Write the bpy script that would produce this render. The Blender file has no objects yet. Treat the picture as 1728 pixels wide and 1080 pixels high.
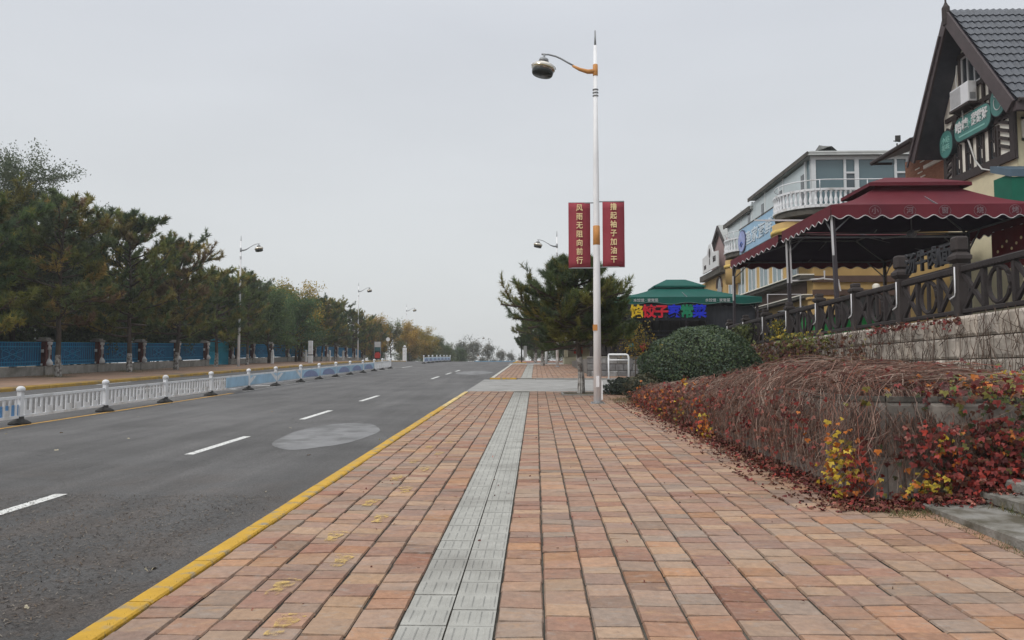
import bpy, math, random
import numpy as np
from mathutils import Vector, Matrix
C = bpy.context.scene
COL = C.collection
R = math.radians
rnd = random.Random(7)
nr = np.random.default_rng(11)
# ---------------------------------------------------------------- camera
cam_d = bpy.data.cameras.new("camera"); cam = bpy.data.objects.new("camera", cam_d); COL.objects.link(cam)
cam_d.sensor_width = 36.0; cam_d.lens = 36.0*1280/1728
cam_d.clip_start = 0.05; cam_d.clip_end = 3000
cam.location = (0, 0, 1.6)
cam.rotation_euler = (R(90+3.532), 0, R(1.831))
C.camera = cam
C.render.resolution_x, C.render.resolution_y = 1024, 640
# ---------------------------------------------------------------- world, sun, exposure
W = bpy.data.worlds.new("World"); C.world = W; W.use_nodes = True
SUN_EL, SUN_ROT = R(42), R(232)
def world():
    nt = W.node_tree; n = nt.nodes; l = nt.links; n.clear()
    out = n.new("ShaderNodeOutputWorld")
    sky = n.new("ShaderNodeTexSky"); sky.sky_type = 'NISHITA'; sky.sun_disc = False
    sky.sun_elevation = SUN_EL; sky.sun_rotation = SUN_ROT; sky.dust_density = 4
    b1 = n.new("ShaderNodeBackground"); b1.inputs[1].default_value = 0.09
    l.new(sky.outputs[0], b1.inputs[0])
    tc = n.new("ShaderNodeTexCoord"); sp = n.new("ShaderNodeSeparateXYZ"); l.new(tc.outputs['Generated'], sp.inputs[0])
    rp = n.new("ShaderNodeValToRGB"); l.new(sp.outputs[2], rp.inputs[0])
    e = rp.color_ramp.elements
    e[0].position = 0.0; e[0].color = (.71, .725, .725, 1)
    e[1].position = 1.0; e[1].color = (1.95, 1.98, 2.0, 1)
    for p, c in ((.12, (.71, .735, .745, 1)), (.42, (.695, .725, .775, 1)), (.55, (.75, .78, .82, 1)), (.75, (1.4, 1.43, 1.46, 1))):
        q = e.new(p); q.color = c
    mp = n.new("ShaderNodeMapping"); mp.inputs[3].default_value = (1, 1, 3.5); l.new(tc.outputs['Generated'], mp.inputs[0])
    nz = n.new("ShaderNodeTexNoise"); nz.inputs['Scale'].default_value = 1.7; nz.inputs['Detail'].default_value = 5; l.new(mp.outputs[0], nz.inputs['Vector'])
    mr = n.new("ShaderNodeMapRange"); mr.inputs[1].default_value = .3; mr.inputs[2].default_value = .7
    mr.inputs[3].default_value = .955; mr.inputs[4].default_value = 1.045; l.new(nz.outputs[0], mr.inputs[0])
    mx = n.new("ShaderNodeVectorMath"); mx.operation = 'SCALE'; l.new(rp.outputs[0], mx.inputs[0]); l.new(mr.outputs[0], mx.inputs[3])
    b2 = n.new("ShaderNodeBackground"); l.new(mx.outputs[0], b2.inputs[0]); b2.inputs[1].default_value = 1.0
    ms = n.new("ShaderNodeMixShader"); ms.inputs[0].default_value = .93
    l.new(b1.outputs[0], ms.inputs[1]); l.new(b2.outputs[0], ms.inputs[2]); l.new(ms.outputs[0], out.inputs[0])
world()
sd = bpy.data.lights.new("sun", 'SUN'); sd.energy = 1.3; sd.angle = R(16); sd.color = (1, .96, .9)
so = bpy.data.objects.new("sun", sd); COL.objects.link(so)
so.rotation_euler = (R(90)-SUN_EL, 0, R(180)-SUN_ROT)
vs = C.view_settings; vs.view_transform = 'Standard'; vs.look = 'None'; vs.exposure = 0.0; vs.gamma = 1; vs.use_curve_mapping = False
C.cycles.max_bounces = 6; C.cycles.diffuse_bounces = 3; C.cycles.glossy_bounces = 3; C.cycles.transparent_max_bounces = 6
C.cycles.use_denoising = True
# ---------------------------------------------------------------- materials
def srgb(r, g, b):
    f = lambda c: ((c/255+.055)/1.055)**2.4 if c > 10 else c/255/12.92
    return (f(r), f(g), f(b))
MATS = {}
def mat(name, col=(.5, .5, .5), rough=.75, var=.12, scale=3.0, bump=0.0, bscale=30.0, metal=0.0, attr=False, spec=.3, orand=0.0, detail=4, trans=0.0, alpha=None, stretch=None, dirt=None):
    if name in MATS: return MATS[name]
    m = bpy.data.materials.new(name); m.use_nodes = True
    nt = m.node_tree; n = nt.nodes; l = nt.links
    b = n["Principled BSDF"]; b.inputs['Roughness'].default_value = rough; b.inputs['Metallic'].default_value = metal
    b.inputs['Specular IOR Level'].default_value = spec
    tc = n.new("ShaderNodeTexCoord"); vec = tc.outputs['Object']
    if stretch:
        mp = n.new("ShaderNodeMapping"); mp.inputs[3].default_value = stretch; l.new(vec, mp.inputs[0]); vec = mp.outputs[0]
    nz = n.new("ShaderNodeTexNoise"); nz.inputs['Scale'].default_value = scale; nz.inputs['Detail'].default_value = detail; nz.inputs['Roughness'].default_value = .62
    l.new(vec, nz.inputs['Vector'])
    mr = n.new("ShaderNodeMapRange"); mr.inputs[1].default_value = .28; mr.inputs[2].default_value = .72
    mr.inputs[3].default_value = 1-var; mr.inputs[4].default_value = 1+var; l.new(nz.outputs[0], mr.inputs[0])
    if attr:
        a = n.new("ShaderNodeAttribute"); a.attribute_name = 'col'; csrc = a.outputs['Color']
    else:
        a = n.new("ShaderNodeRGB"); a.outputs[0].default_value = (*col, 1); csrc = a.outputs[0]
    v = n.new("ShaderNodeVectorMath"); v.operation = 'SCALE'; l.new(csrc, v.inputs[0]); l.new(mr.outputs[0], v.inputs[3])
    last = v.outputs[0]
    if orand:
        oi = n.new("ShaderNodeObjectInfo"); hs = n.new("ShaderNodeHueSaturation")
        m1 = n.new("ShaderNodeMapRange"); m1.inputs[3].default_value = .5-orand*.06; m1.inputs[4].default_value = .5+orand*.04; l.new(oi.outputs['Random'], m1.inputs[0])
        m2 = n.new("ShaderNodeMapRange"); m2.inputs[3].default_value = 1+orand*.35; m2.inputs[4].default_value = 1-orand*.3; l.new(oi.outputs['Random'], m2.inputs[0])
        l.new(m1.outputs[0], hs.inputs['Hue']); l.new(m2.outputs[0], hs.inputs['Value']); l.new(last, hs.inputs['Color']); last = hs.outputs[0]
    if dirt:
        dcol, dscale, dlo, dhi = dirt
        n2 = n.new("ShaderNodeTexNoise"); n2.inputs['Scale'].default_value = dscale; n2.inputs['Detail'].default_value = 6; l.new(tc.outputs['Object'], n2.inputs['Vector'])
        r2 = n.new("ShaderNodeMapRange"); r2.inputs[1].default_value = dlo; r2.inputs[2].default_value = dhi; l.new(n2.outputs[0], r2.inputs[0])
        mm = n.new("ShaderNodeMix"); mm.data_type = 'RGBA'; l.new(r2.outputs[0], mm.inputs[0]); l.new(last, mm.inputs[6]); mm.inputs[7].default_value = (*dcol, 1); last = mm.outputs[2]
    l.new(last, b.inputs['Base Color'])
    if bump:
        n3 = n.new("ShaderNodeTexNoise"); n3.inputs['Scale'].default_value = bscale; n3.inputs['Detail'].default_value = 5; l.new(vec, n3.inputs['Vector'])
        bp = n.new("ShaderNodeBump"); bp.inputs['Strength'].default_value = bump; bp.inputs['Distance'].default_value = .02; l.new(n3.outputs[0], bp.inputs['Height']); l.new(bp.outputs[0], b.inputs['Normal'])
    if trans:
        tr = n.new("ShaderNodeBsdfTranslucent"); l.new(last, tr.inputs[0]); ms = n.new("ShaderNodeMixShader"); ms.inputs[0].default_value = trans
        l.new(b.outputs[0], ms.inputs[1]); l.new(tr.outputs[0], ms.inputs[2]); l.new(ms.outputs[0], n['Material Output'].inputs[0])
    if alpha:
        n4 = n.new("ShaderNodeTexNoise"); n4.inputs['Scale'].default_value = alpha[0]; n4.inputs['Detail'].default_value = 6; l.new(tc.outputs['Object'], n4.inputs['Vector'])
        r4 = n.new("ShaderNodeMapRange"); r4.inputs[1].default_value = alpha[1]; r4.inputs[2].default_value = alpha[2]; l.new(n4.outputs[0], r4.inputs[0]); l.new(r4.outputs[0], b.inputs['Alpha'])
    MATS[name] = m
    return m
# ---------------------------------------------------------------- mesh helpers
ORG = {}
def link(o, parent=None):
    COL.objects.link(o)
    if parent: o.parent = parent
    return o
def props(o, label=None, cat=None, group=None, kind=None):
    for k, v in (('label', label), ('category', cat), ('group', group), ('kind', kind)):
        if v: o[k] = v
    return o
def thing(name, label, cat, loc=(0, 0, 0), group=None, rz=0):
    o = bpy.data.objects.new(name, None); o.location = loc; o.rotation_euler = (0, 0, rz); o.empty_display_size = .2
    COL.objects.link(o); ORG[o.name] = Vector(loc)
    return props(o, label, cat, group)
class MB:
    def __init__(s): s.v = []; s.f = []; s.c = []; s.cur = None
    def add(s, vs, fs, col=None):
        k = len(s.v); s.v.extend([tuple(p) for p in vs])
        for f in fs: s.f.append(tuple(i+k for i in f)); s.c.append(col if col is not None else s.cur)
        return s
    def box(s, x0, x1, y0, y1, z0, z1, col=None):
        vs = [(x, y, z) for z in (z0, z1) for y in (y0, y1) for x in (x0, x1)]
        return s.add(vs, [(0, 2, 3, 1), (4, 5, 7, 6), (0, 1, 5, 4), (2, 6, 7, 3), (0, 4, 6, 2), (1, 3, 7, 5)], col)
    def bbox(s, x0, x1, y0, y1, z0, z1, b=.02, col=None):
        # box with chamfered edges
        vs = []; xs = (x0, x1); ys = (y0, y1); zs = (z0, z1)
        for i in (0, 1):
            for j in (0, 1):
                for k in (0, 1):
                    sx, sy, sz = (1-2*i), (1-2*j), (1-2*k)
                    X, Y, Z = xs[i], ys[j], zs[k]
                    vs += [(X, Y+sy*b, Z+sz*b), (X+sx*b, Y, Z+sz*b), (X+sx*b, Y+sy*b, Z)]
        ix = lambda i, j, k, a: (i*4+j*2+k)*3+a
        fs = [(ix(0,0,0,0), ix(0,0,1,0), ix(0,1,1,0), ix(0,1,0,0)), (ix(1,0,0,0), ix(1,1,0,0), ix(1,1,1,0), ix(1,0,1,0)),
              (ix(0,0,0,1), ix(1,0,0,1), ix(1,0,1,1), ix(0,0,1,1)), (ix(0,1,0,1), ix(0,1,1,1), ix(1,1,1,1), ix(1,1,0,1)),
              (ix(0,0,0,2), ix(0,1,0,2), ix(1,1,0,2), ix(1,0,0,2)), (ix(0,0,1,2), ix(1,0,1,2), ix(1,1,1,2), ix(0,1,1,2))]
        for k in (0, 1):
            for j in (0, 1): fs.append((ix(0,j,k,1), ix(0,j,k,2), ix(1,j,k,2), ix(1,j,k,1)))
            for i in (0, 1): fs.append((ix(i,0,k,0), ix(i,0,k,2), ix(i,1,k,2), ix(i,1,k,0)))
        for i in (0, 1):
            for j in (0, 1): fs.append((ix(i,j,0,0), ix(i,j,0,1), ix(i,j,1,1), ix(i,j,1,0)))
        for i in (0, 1):
            for j in (0, 1):
                for k in (0, 1): fs.append((ix(i,j,k,0), ix(i,j,k,1), ix(i,j,k,2)))
        return s.add(vs, fs, col)
    def bar(s, p, q, w, h=None, up=(0, 0, 1), col=None):
        p, q = Vector(p), Vector(q); h = h or w; d = (q-p).normalized(); u = Vector(up)
        if abs(d.dot(u)) > .98: u = Vector((1, 0, 0))
        a = d.cross(u).normalized(); b = a.cross(d).normalized()
        vs = [e+a*sx*w/2+b*sz*h/2 for e in (p, q) for sx, sz in ((-1, -1), (1, -1), (1, 1), (-1, 1))]
        return s.add(vs, [(0, 1, 2, 3), (7, 6, 5, 4), (0, 4, 5, 1), (1, 5, 6, 2), (2, 6, 7, 3), (3, 7, 4, 0)], col)
    def tube(s, pts, rad, n=8, cap=True, col=None):
        pts = [Vector(p) for p in pts]
        if not isinstance(rad, (list, tuple)): rad = [rad]*len(pts)
        vs = []; up = Vector((.13, .21, 1)).normalized()
        for i, p in enumerate(pts):
            d = (pts[min(i+1, len(pts)-1)]-pts[max(i-1, 0)]).normalized()
            u = up if abs(d.dot(up)) < .95 else Vector((1, .1, 0)).normalized()
            a = d.cross(u).normalized(); b = a.cross(d)
            if n > 2: vs += [p+(a*math.cos(t*2*math.pi/n)+b*math.sin(t*2*math.pi/n))*rad[i] for t in range(n)]
        fs = [(i*n+t, i*n+(t+1) % n, (i+1)*n+(t+1) % n, (i+1)*n+t) for i in range(len(pts)-1) for t in range(n)]
        if cap: fs += [tuple(range(n-1, -1, -1)), tuple((len(pts)-1)*n+t for t in range(n))]
        return s.add(vs, fs, col)
    def lathe(s, prof, c=(0, 0, 0), n=16, axis=None, col=None, tilt=None):
        vs = []; M = tilt or Matrix.Identity(3); c = Vector(c)
        for r, z in prof: vs += [c+M @ Vector((r*math.cos(t*2*math.pi/n), r*math.sin(t*2*math.pi/n), z)) for t in range(n)]
        k = len(prof)
        fs = [(i*n+t, i*n+(t+1) % n, (i+1)*n+(t+1) % n, (i+1)*n+t) for i in range(k-1) for t in range(n)]
        if prof[0][0] > 1e-4: fs.append(tuple(range(n-1, -1, -1)))
        if prof[-1][0] > 1e-4: fs.append(tuple((k-1)*n+t for t in range(n)))
        return s.add(vs, fs, col)
    def prism(s, poly, ext, col=None):
        # poly: 3-D points of one face; ext: extrusion vector
        n = len(poly); e = Vector(ext); a = [Vector(p) for p in poly]; b = [p+e for p in a]
        return s.add(a+b, [tuple(range(n-1, -1, -1)), tuple(range(n, 2*n))]+[(i, (i+1) % n, n+(i+1) % n, n+i) for i in range(n)], col)
    def quad(s, a, b, c, d, col=None): return s.add([a, b, c, d], [(0, 1, 2, 3)], col)
    def build(s, name, m, parent=None, smooth=False, org=None):
        o0 = org if org is not None else (ORG.get(parent.name, Vector((0, 0, 0))) if parent else Vector((0, 0, 0)))
        me = bpy.data.meshes.new(name)
        me.from_pydata([(x-o0[0], y-o0[1], z-o0[2]) for x, y, z in s.v], [], s.f)
        if any(c is not None for c in s.c):
            at = me.attributes.new('col', 'FLOAT_COLOR', 'FACE')
            at.data.foreach_set('color', [q for c in s.c for q in ((*c[:3], 1) if c is not None else (.5, .5, .5, 1))])
        if smooth: me.polygons.foreach_set('use_smooth', [True]*len(me.polygons))
        me.materials.append(m)
        o = bpy.data.objects.new(name, me); COL.objects.link(o)
        if parent: o.parent = parent; ORG[o.name] = o0
        me.update()
        return o
def bulk(name, V, m, parent=None, colors=None, org=None):
    """V: (n, k, 3) polygons with k corners each."""
    n, k = V.shape[:2]
    o0 = org if org is not None else (ORG.get(parent.name, Vector((0, 0, 0))) if parent else Vector((0, 0, 0)))
    V = V-np.array(o0)[None, None, :]
    me = bpy.data.meshes.new(name)
    me.vertices.add(n*k); me.vertices.foreach_set('co', V.reshape(-1).astype(np.float32))
    me.loops.add(n*k); me.loops.foreach_set('vertex_index', np.arange(n*k, dtype=np.int32))
    me.polygons.add(n); me.polygons.foreach_set('loop_start', np.arange(0, n*k, k, dtype=np.int32))
    me.polygons.foreach_set('loop_total', np.full(n, k, dtype=np.int32))
    if colors is not None:
        at = me.attributes.new('col', 'FLOAT_COLOR', 'FACE')
        at.data.foreach_set('color', np.concatenate([colors, np.ones((n, 1))], 1).reshape(-1).astype(np.float32))
    me.materials.append(m); me.update(); me.validate()
    o = bpy.data.objects.new(name, me); COL.objects.link(o)
    if parent: o.parent = parent; ORG[o.name] = o0
    return o
def copy_tree(o, parent=None):
    c = o.copy(); COL.objects.link(c)
    if parent: c.parent = parent
    for ch in list(o.children): copy_tree(ch, c)
    return c
def text(name, s, m, parent, origin, xdir, ydir, size, extrude=.01, bold=.0, lead=1.0, stretch=1.0, spacing=1.0, nolink=False):
    """writing as a mesh: centred on origin, reading along xdir, letters upright along ydir"""
    cu = bpy.data.curves.new(name, 'FONT'); cu.body = s; cu.size = 1.0; cu.align_x = 'CENTER'; cu.align_y = 'CENTER'
    cu.extrude = extrude/size; cu.offset = bold; cu.space_line = lead; cu.space_character = spacing; cu.resolution_u = 2
    to = bpy.data.objects.new(name, cu); COL.objects.link(to)
    dg = bpy.context.evaluated_depsgraph_get(); dg.update()
    me = bpy.data.meshes.new_from_object(to.evaluated_get(dg))
    bpy.data.objects.remove(to)
    X = Vector(xdir).normalized(); Y = Vector(ydir).normalized(); Z = X.cross(Y)
    o0 = ORG.get(parent.name, Vector((0, 0, 0))) if parent else Vector(origin)
    O = Vector(origin)
    for v in me.vertices:
        p = v.co; v.co = O-o0+X*p.x*size*stretch+Y*p.y*size+Z*p.z*size
    me.materials.clear(); me.materials.append(m); me.name = name; me.update()
    o = bpy.data.objects.new(name, me); COL.objects.link(o)
    if parent: o.parent = parent; ORG[o.name] = o0
    else: o.location = O
    return o
def struct(o): o['kind'] = 'structure'; return o
def stuff(o): o['kind'] = 'stuff'; return o
def lerp(a, b, t): return a+(b-a)*t
# ---------------------------------------------------------------- ground profile
S = 34/1280
def gz(y):
    y = float(y)
    if y < 70: return S*y
    if y < 230: return S*y-2.7e-4*(y-70)**2
    return S*230-2.7e-4*160**2+(S-2*2.7e-4*160)*(y-230)
ROADZ = -.12
# ================================================================ SETTING
YS = [-40, -20, -8, -2, 2, 6, 10, 15, 20, 25, 30, 36, 42, 50, 60, 70, 78, 86, 94, 102, 110, 118, 126, 134, 142, 150, 160, 172, 186, 205, 230, 280, 340]
def sheet(name, x0, x1, y0, y1, dz, m, nx=1):
    ys = [y0]+[y for y in YS if y0 < y < y1]+[y1]
    mb = MB(); n = nx+1; X0 = x0 if callable(x0) else (lambda y: x0); X1 = x1 if callable(x1) else (lambda y: x1)
    vs = [(lerp(X0(y), X1(y), i/nx), y, gz(y)+dz) for y in ys for i in range(n)]
    fs = [(j*n+i, j*n+i+1, (j+1)*n+i+1, (j+1)*n+i) for j in range(len(ys)-1) for i in range(nx)]
    mb.add(vs, fs)
    return struct(mb.build(name, m))
def asphalt():
    m = bpy.data.materials.new("asphalt"); m.use_nodes = True; nt = m.node_tree; n = nt.nodes; l = nt.links; b = n["Principled BSDF"]
    b.inputs['Specular IOR Level'].default_value = .35
    tc = n.new("ShaderNodeTexCoord"); P = tc.outputs['Object']
    def noise(sc, det=4, v=P, rough=.6):
        q = n.new("ShaderNodeTexNoise"); q.inputs['Scale'].default_value = sc; q.inputs['Detail'].default_value = det; q.inputs['Roughness'].default_value = rough; l.new(v, q.inputs['Vector']); return q.outputs[0]
    def mr(x, a, b_, c, d):
        q = n.new("ShaderNodeMapRange"); q.inputs[1].default_value = a; q.inputs[2].default_value = b_; q.inputs[3].default_value = c; q.inputs[4].default_value = d; l.new(x, q.inputs[0]); return q.outputs[0]
    def mul(a, b_):
        q = n.new("ShaderNodeMath"); q.operation = 'MULTIPLY'; l.new(a, q.inputs[0]); l.new(b_, q.inputs[1]); return q.outputs[0]
    mp = n.new("ShaderNodeMapping"); mp.inputs[3].default_value = (1.6, .12, 1); l.new(P, mp.inputs[0])
    streak = mr(noise(1.1, 5, mp.outputs[0]), .3, .7, .76, 1.2)
    blot = mr(noise(.35, 5), .3, .7, .74, 1.22)
    fine = mr(noise(75, 3, P, .8), .3, .7, .6, 1.45)
    grit = mr(noise(240, 2, P, .8), .35, .65, .8, 1.2)
    val = mul(mul(mul(streak, blot), fine), grit)
    vc = n.new("ShaderNodeTexVoronoi"); vc.feature = 'DISTANCE_TO_EDGE'; vc.inputs['Scale'].default_value = .33
    nv = n.new("ShaderNodeTexNoise"); nv.inputs['Scale'].default_value = 1.2; nv.inputs['Detail'].default_value = 6; l.new(P, nv.inputs['Vector'])
    ad = n.new("ShaderNodeVectorMath"); ad.operation = 'ADD'; l.new(P, ad.inputs[0]); l.new(nv.outputs['Color'], ad.inputs[1]); l.new(ad.outputs[0], vc.inputs['Vector'])
    crack = mr(vc.outputs['Distance'], .0, .006, .72, 1.0)
    val = mul(val, crack)
    vo = n.new("ShaderNodeTexVoronoi"); vo.inputs['Scale'].default_value = 95; l.new(P, vo.inputs['Vector'])
    sx = n.new("ShaderNodeSeparateColor"); l.new(vo.outputs['Color'], sx.inputs[0]); val = mul(val, mr(sx.outputs[0], 0, 1, .72, 1.3))
    # darker, rougher patch of old surfacing with its own ragged outline near the kerb
    sp = n.new("ShaderNodeSeparateXYZ"); l.new(P, sp.inputs[0]); nn = noise(.55, 6)
    q1 = n.new("ShaderNodeMath"); q1.operation = 'MULTIPLY_ADD'; q1.inputs[1].default_value = 9.0; l.new(nn, q1.inputs[0]); l.new(sp.outputs[1], q1.inputs[2])
    val = mul(val, mr(q1.outputs[0], 6.5, 18.5, .6, 1.0))
    c = n.new("ShaderNodeVectorMath"); c.operation = 'SCALE'; c.inputs[0].default_value = (.090, .087, .086); l.new(val, c.inputs[3])
    bx = n.new("ShaderNodeVectorMath"); bx.operation = 'MULTIPLY'; bx.inputs[1].default_value = (1.12, .94, .82); l.new(c.outputs[0], bx.inputs[0])
    mxx = n.new("ShaderNodeMix"); mxx.data_type = 'RGBA'; l.new(mul(mr(q1.outputs[0], 8.0, 16.0, 1.0, 0.0), mr(noise(1.3, 6), .42, .6, 0, 1)), mxx.inputs[0]); l.new(c.outputs[0], mxx.inputs[6]); l.new(bx.outputs[0], mxx.inputs[7])
    l.new(mxx.outputs[2], b.inputs['Base Color'])
    l.new(mr(noise(.5), .3, .7, .68, .9), b.inputs['Roughness'])
    bp = n.new("ShaderNodeBump"); bp.inputs['Strength'].default_value = .55; bp.inputs['Distance'].default_value = .012; l.new(noise(110, 4, P, .8), bp.inputs['Height']); l.new(bp.outputs[0], b.inputs['Normal'])
    MATS["asphalt"] = m; return m
ASPH = asphalt()
M_conc = mat("concrete", (.26, .255, .245), .85, .16, 1.5, .3, 60, dirt=((.12, .115, .10), .9, .55, .8))
M_soil = mat("soil", (.10, .085, .06), .95, .35, 2.0, .6, 25)
M_mortar = mat("mortar", (.07, .062, .05), .95, .4, 3.0, .3, 60)
M_paver = mat("paver_stone", attr=True, rough=.8, var=.2, scale=16, bump=.7, bscale=22, detail=7, spec=.25, dirt=((.15, .12, .10), 1.6, .6, .95))
def mottle(m):
    """rusty, sandy and grey veins inside each stone"""
    nt = m.node_tree; n = nt.nodes; l = nt.links; b = n["Principled BSDF"]; src = b.inputs['Base Color'].links[0].from_socket
    tc = n.new("ShaderNodeTexCoord"); mp = n.new("ShaderNodeMapping"); mp.inputs[3].default_value = (1, 2.2, 1); l.new(tc.outputs['Object'], mp.inputs[0])
    for sc, col, lo, hi, k in ((5.5, (.40, .24, .13), .54, .72, .55), (7.5, (.30, .27, .245), .55, .75, .6), (13, (.20, .12, .09), .62, .74, .55), (1.1, (.20, .165, .135), .48, .72, .42), (.42, (.34, .30, .26), .5, .75, .3)):
        z = n.new("ShaderNodeTexNoise"); z.inputs['Scale'].default_value = sc; z.inputs['Detail'].default_value = 6; z.inputs['Roughness'].default_value = .65; z.inputs['Distortion'].default_value = .6; l.new(mp.outputs[0], z.inputs['Vector'])
        r = n.new("ShaderNodeMapRange"); r.inputs[1].default_value = lo; r.inputs[2].default_value = hi; r.inputs[4].default_value = k; l.new(z.outputs[0], r.inputs[0])
        x = n.new("ShaderNodeMix"); x.data_type = 'RGBA'; l.new(r.outputs[0], x.inputs[0]); l.new(src, x.inputs[6]); x.inputs[7].default_value = (*col, 1); src = x.outputs[2]
    l.new(src, b.inputs['Base Color'])
mottle(M_paver)
M_tact = mat("tactile_tile", (.325, .32, .295), .85, .16, 5, .35, 70, dirt=((.17, .16, .145), 1.2, .5, .85))
M_ykerb = mat("yellow_kerb_paint", srgb(184, 144, 46), .7, .12, 4, .4, 40, dirt=((.24, .21, .15), 7, .52, .68))
M_kerb = mat("kerb_granite", (.25, .24, .225), .85, .2, 6, .3, 60)
M_white_line = mat("road_paint_white", (.62, .62, .6), .7, .1, 4, .2, 90, dirt=((.16, .16, .16), 22, .5, .7))
M_yel_line = mat("road_paint_yellow", srgb(205, 158, 78), .7, .15, 4, .2, 90, dirt=((.14, .13, .12), 15, .5, .75))
M_patch = mat("worn_patch", (.18, .18, .183), .8, .22, 2.2, .3, 90, dirt=((.12, .12, .12), 1.7, .48, .64))
g = MB()
xs = [-250, -120, -60, -29, -12, 0, 12, 40, 120, 250]; ys = [-60]+YS[1:]+[420, 480]
fl = lambda y: gz(min(y, 420))-.34
g.add([(x, y, fl(y)) for y in ys for x in xs], [(j*len(xs)+i, j*len(xs)+i+1, (j+1)*len(xs)+i+1, (j+1)*len(xs)+i) for j in range(len(ys)-1) for i in range(len(xs)-1)])
struct(g.build("ground", M_soil))
# the road (both carriageways) with its gentle crest
sheet("road", -20.35, -2.5, -40, 340, ROADZ, ASPH, 6)
# pavement base under the stones, driveway, far pavement
sheet("sidewalk_base", -2.45, 9.0, -8, 27.4, -.018, M_mortar)
sheet("driveway", lambda y: -2.62, 14.0, 27.4, 38.35, -.055, M_conc, 4)
sheet("sidewalk_base", -2.15, 9.0, 38.5, 69.0, -.018, M_mortar)
sheet("driveway", -2.62, 9.0, 69.0, 76.5, -.055, M_conc, 3)
sheet("sidewalk_base", -2.15, 6.0, 76.5, 150, -.018, mat("far_paving", srgb(140, 105, 90), .85, .25, 2.5))
# individual paving stones: rows of their own length in columns of one width
PAL = [srgb(*c) for c in ((164, 130, 108), (172, 138, 110), (156, 118, 98), (174, 146, 118), (160, 136, 116), (148, 108, 90), (172, 132, 98), (152, 136, 120), (176, 148, 118), (160, 126, 104), (146, 122, 108), (170, 126, 94), (162, 132, 110), (154, 124, 106))]
PAVG = [v*k for v, k in zip([sum(c[i] for c in PAL)/len(PAL) for i in range(3)], (1.03, .98, 1.0))]
def stones(name, x0, x1, y0, y1, skip, seed, w=.283, lo=.15, hi=.33, xshift=0.0):
    r = random.Random(seed); V = []; cols = []
    n = int(round((x1-x0)/w)); w = (x1-x0)/n; gap = .0062
    for i in range(n):
        xa, xb = x0+i*w+gap, x0+(i+1)*w-gap*.8
        if skip and skip[0] < (xa+xb)/2 < skip[1]: continue
        y = y0-r.random()*.2
        while y < y1:
            L = r.choice([.2, .2, .22, .24, .18, .26, .17, .21, .3, .23])*r.uniform(.93, 1.07)
            gy = r.choice((.001, .0025, .0035, .004)); ya, yb = max(y, y0)+gy, min(y+L, y1)-gy; y += L
            if yb-ya < .04: continue
            jx = r.uniform(-.004, .004); h = r.uniform(-.0045, .003)
            c = [lerp(u, v, .22)*w for u, v, w in zip(r.choice(PAL), PAVG, (1.03, .975, .96))]; k = r.uniform(.84, 1.08)
            if r.random() < .05: k *= .78
            gr = sum(c)/3; k *= .86; q = r.uniform(.0, .25)
            c = [lerp(t, gr*.97, q)*k for t in c]
            z = lambda yy, b=0: gz(yy)+h-b
            b = .009
            tl = r.uniform(-.004, .004); q_ = lambda: r.uniform(-.0035, .0035)
            A = [(xa+jx, ya, z(ya, .012)), (xb+jx, ya, z(ya, .012)), (xb+jx, yb, z(yb, .012)), (xa+jx, yb, z(yb, .012))]
            T = [(xa+jx+b+q_(), ya+b*.6+q_(), z(ya)+tl), (xb+jx-b+q_(), ya+b*.6+q_(), z(ya)-tl), (xb+jx-b+q_(), yb-b*.6+q_(), z(yb)-tl), (xa+jx+b+q_(), yb-b*.6+q_(), z(yb)+tl)]
            V.append(T); cols.append(c)
            for a in range(4):
                d = (a+1) % 4; V.append([A[a], A[d], T[d], T[a]]); cols.append([t*.75 for t in c])
    return struct(bulk(name, np.array(V, float), M_paver, None, np.array(cols, float)))
stones("sidewalk_paving", -2.395, -.797, -1, 27.3, None, 3)
stones("sidewalk_paving", -.238, 4.25, -1, 27.3, None, 13)
stones("sidewalk_paving", -2.13, -.797, 38.75, 68.9, None, 4)
stones("sidewalk_paving", -.238, 5.3, 38.75, 68.9, None, 14)
# tactile strip: two columns of ribbed tiles
def tactile(name, y0, y1, x0=-.79, w=.272, ribs=True):
    mb = MB()
    k = int((y1-y0)/.272)
    for c in range(2):
        for j in range(k):
            xa = x0+c*w*1.0+c*.004; ya = y0+j*.272; yb = ya+.263
            h = rnd.uniform(-.003, .002)
            mb.add([(xa+.003, ya, gz(ya)-.014), (xa+w-.003, ya, gz(ya)-.014), (xa+w-.003, ya, gz(ya)+h), (xa+.003, ya, gz(ya)+h)], [(0, 1, 2, 3)]); mb.add([(xa+.003, ya, gz(ya)+h), (xa+w-.003, ya, gz(ya)+h), (xa+w-.003, yb, gz(yb)+h), (xa+.003, yb, gz(yb)+h)], [(0, 1, 2, 3)])
            if ribs:
                for q in range(4):
                    xc = xa+w*(q+.5)/4; u = .017; t = .007; e = .03
                    a = [(xc-u, ya+e, gz(ya)+h+.0005), (xc+u, ya+e, gz(ya)+h+.0005), (xc+u, yb-e, gz(yb)+h+.0005), (xc-u, yb-e, gz(yb)+h+.0005)]
                    u2 = u*.6
                    b = [(xc-u2, ya+e+.012, gz(ya)+h+t), (xc+u2, ya+e+.012, gz(ya)+h+t), (xc+u2, yb-e-.012, gz(yb)+h+t), (xc-u2, yb-e-.012, gz(yb)+h+t)]
                    mb.add(a+b, [(4, 5, 6, 7), (0, 1, 5, 4), (1, 2, 6, 5), (2, 3, 7, 6), (3, 0, 4, 7)])
    return struct(mb.build(name, M_tact))
tactile("tactile_path", -1, 27.0)
tactile("tactile_path", 38.8, 68.6)
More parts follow.
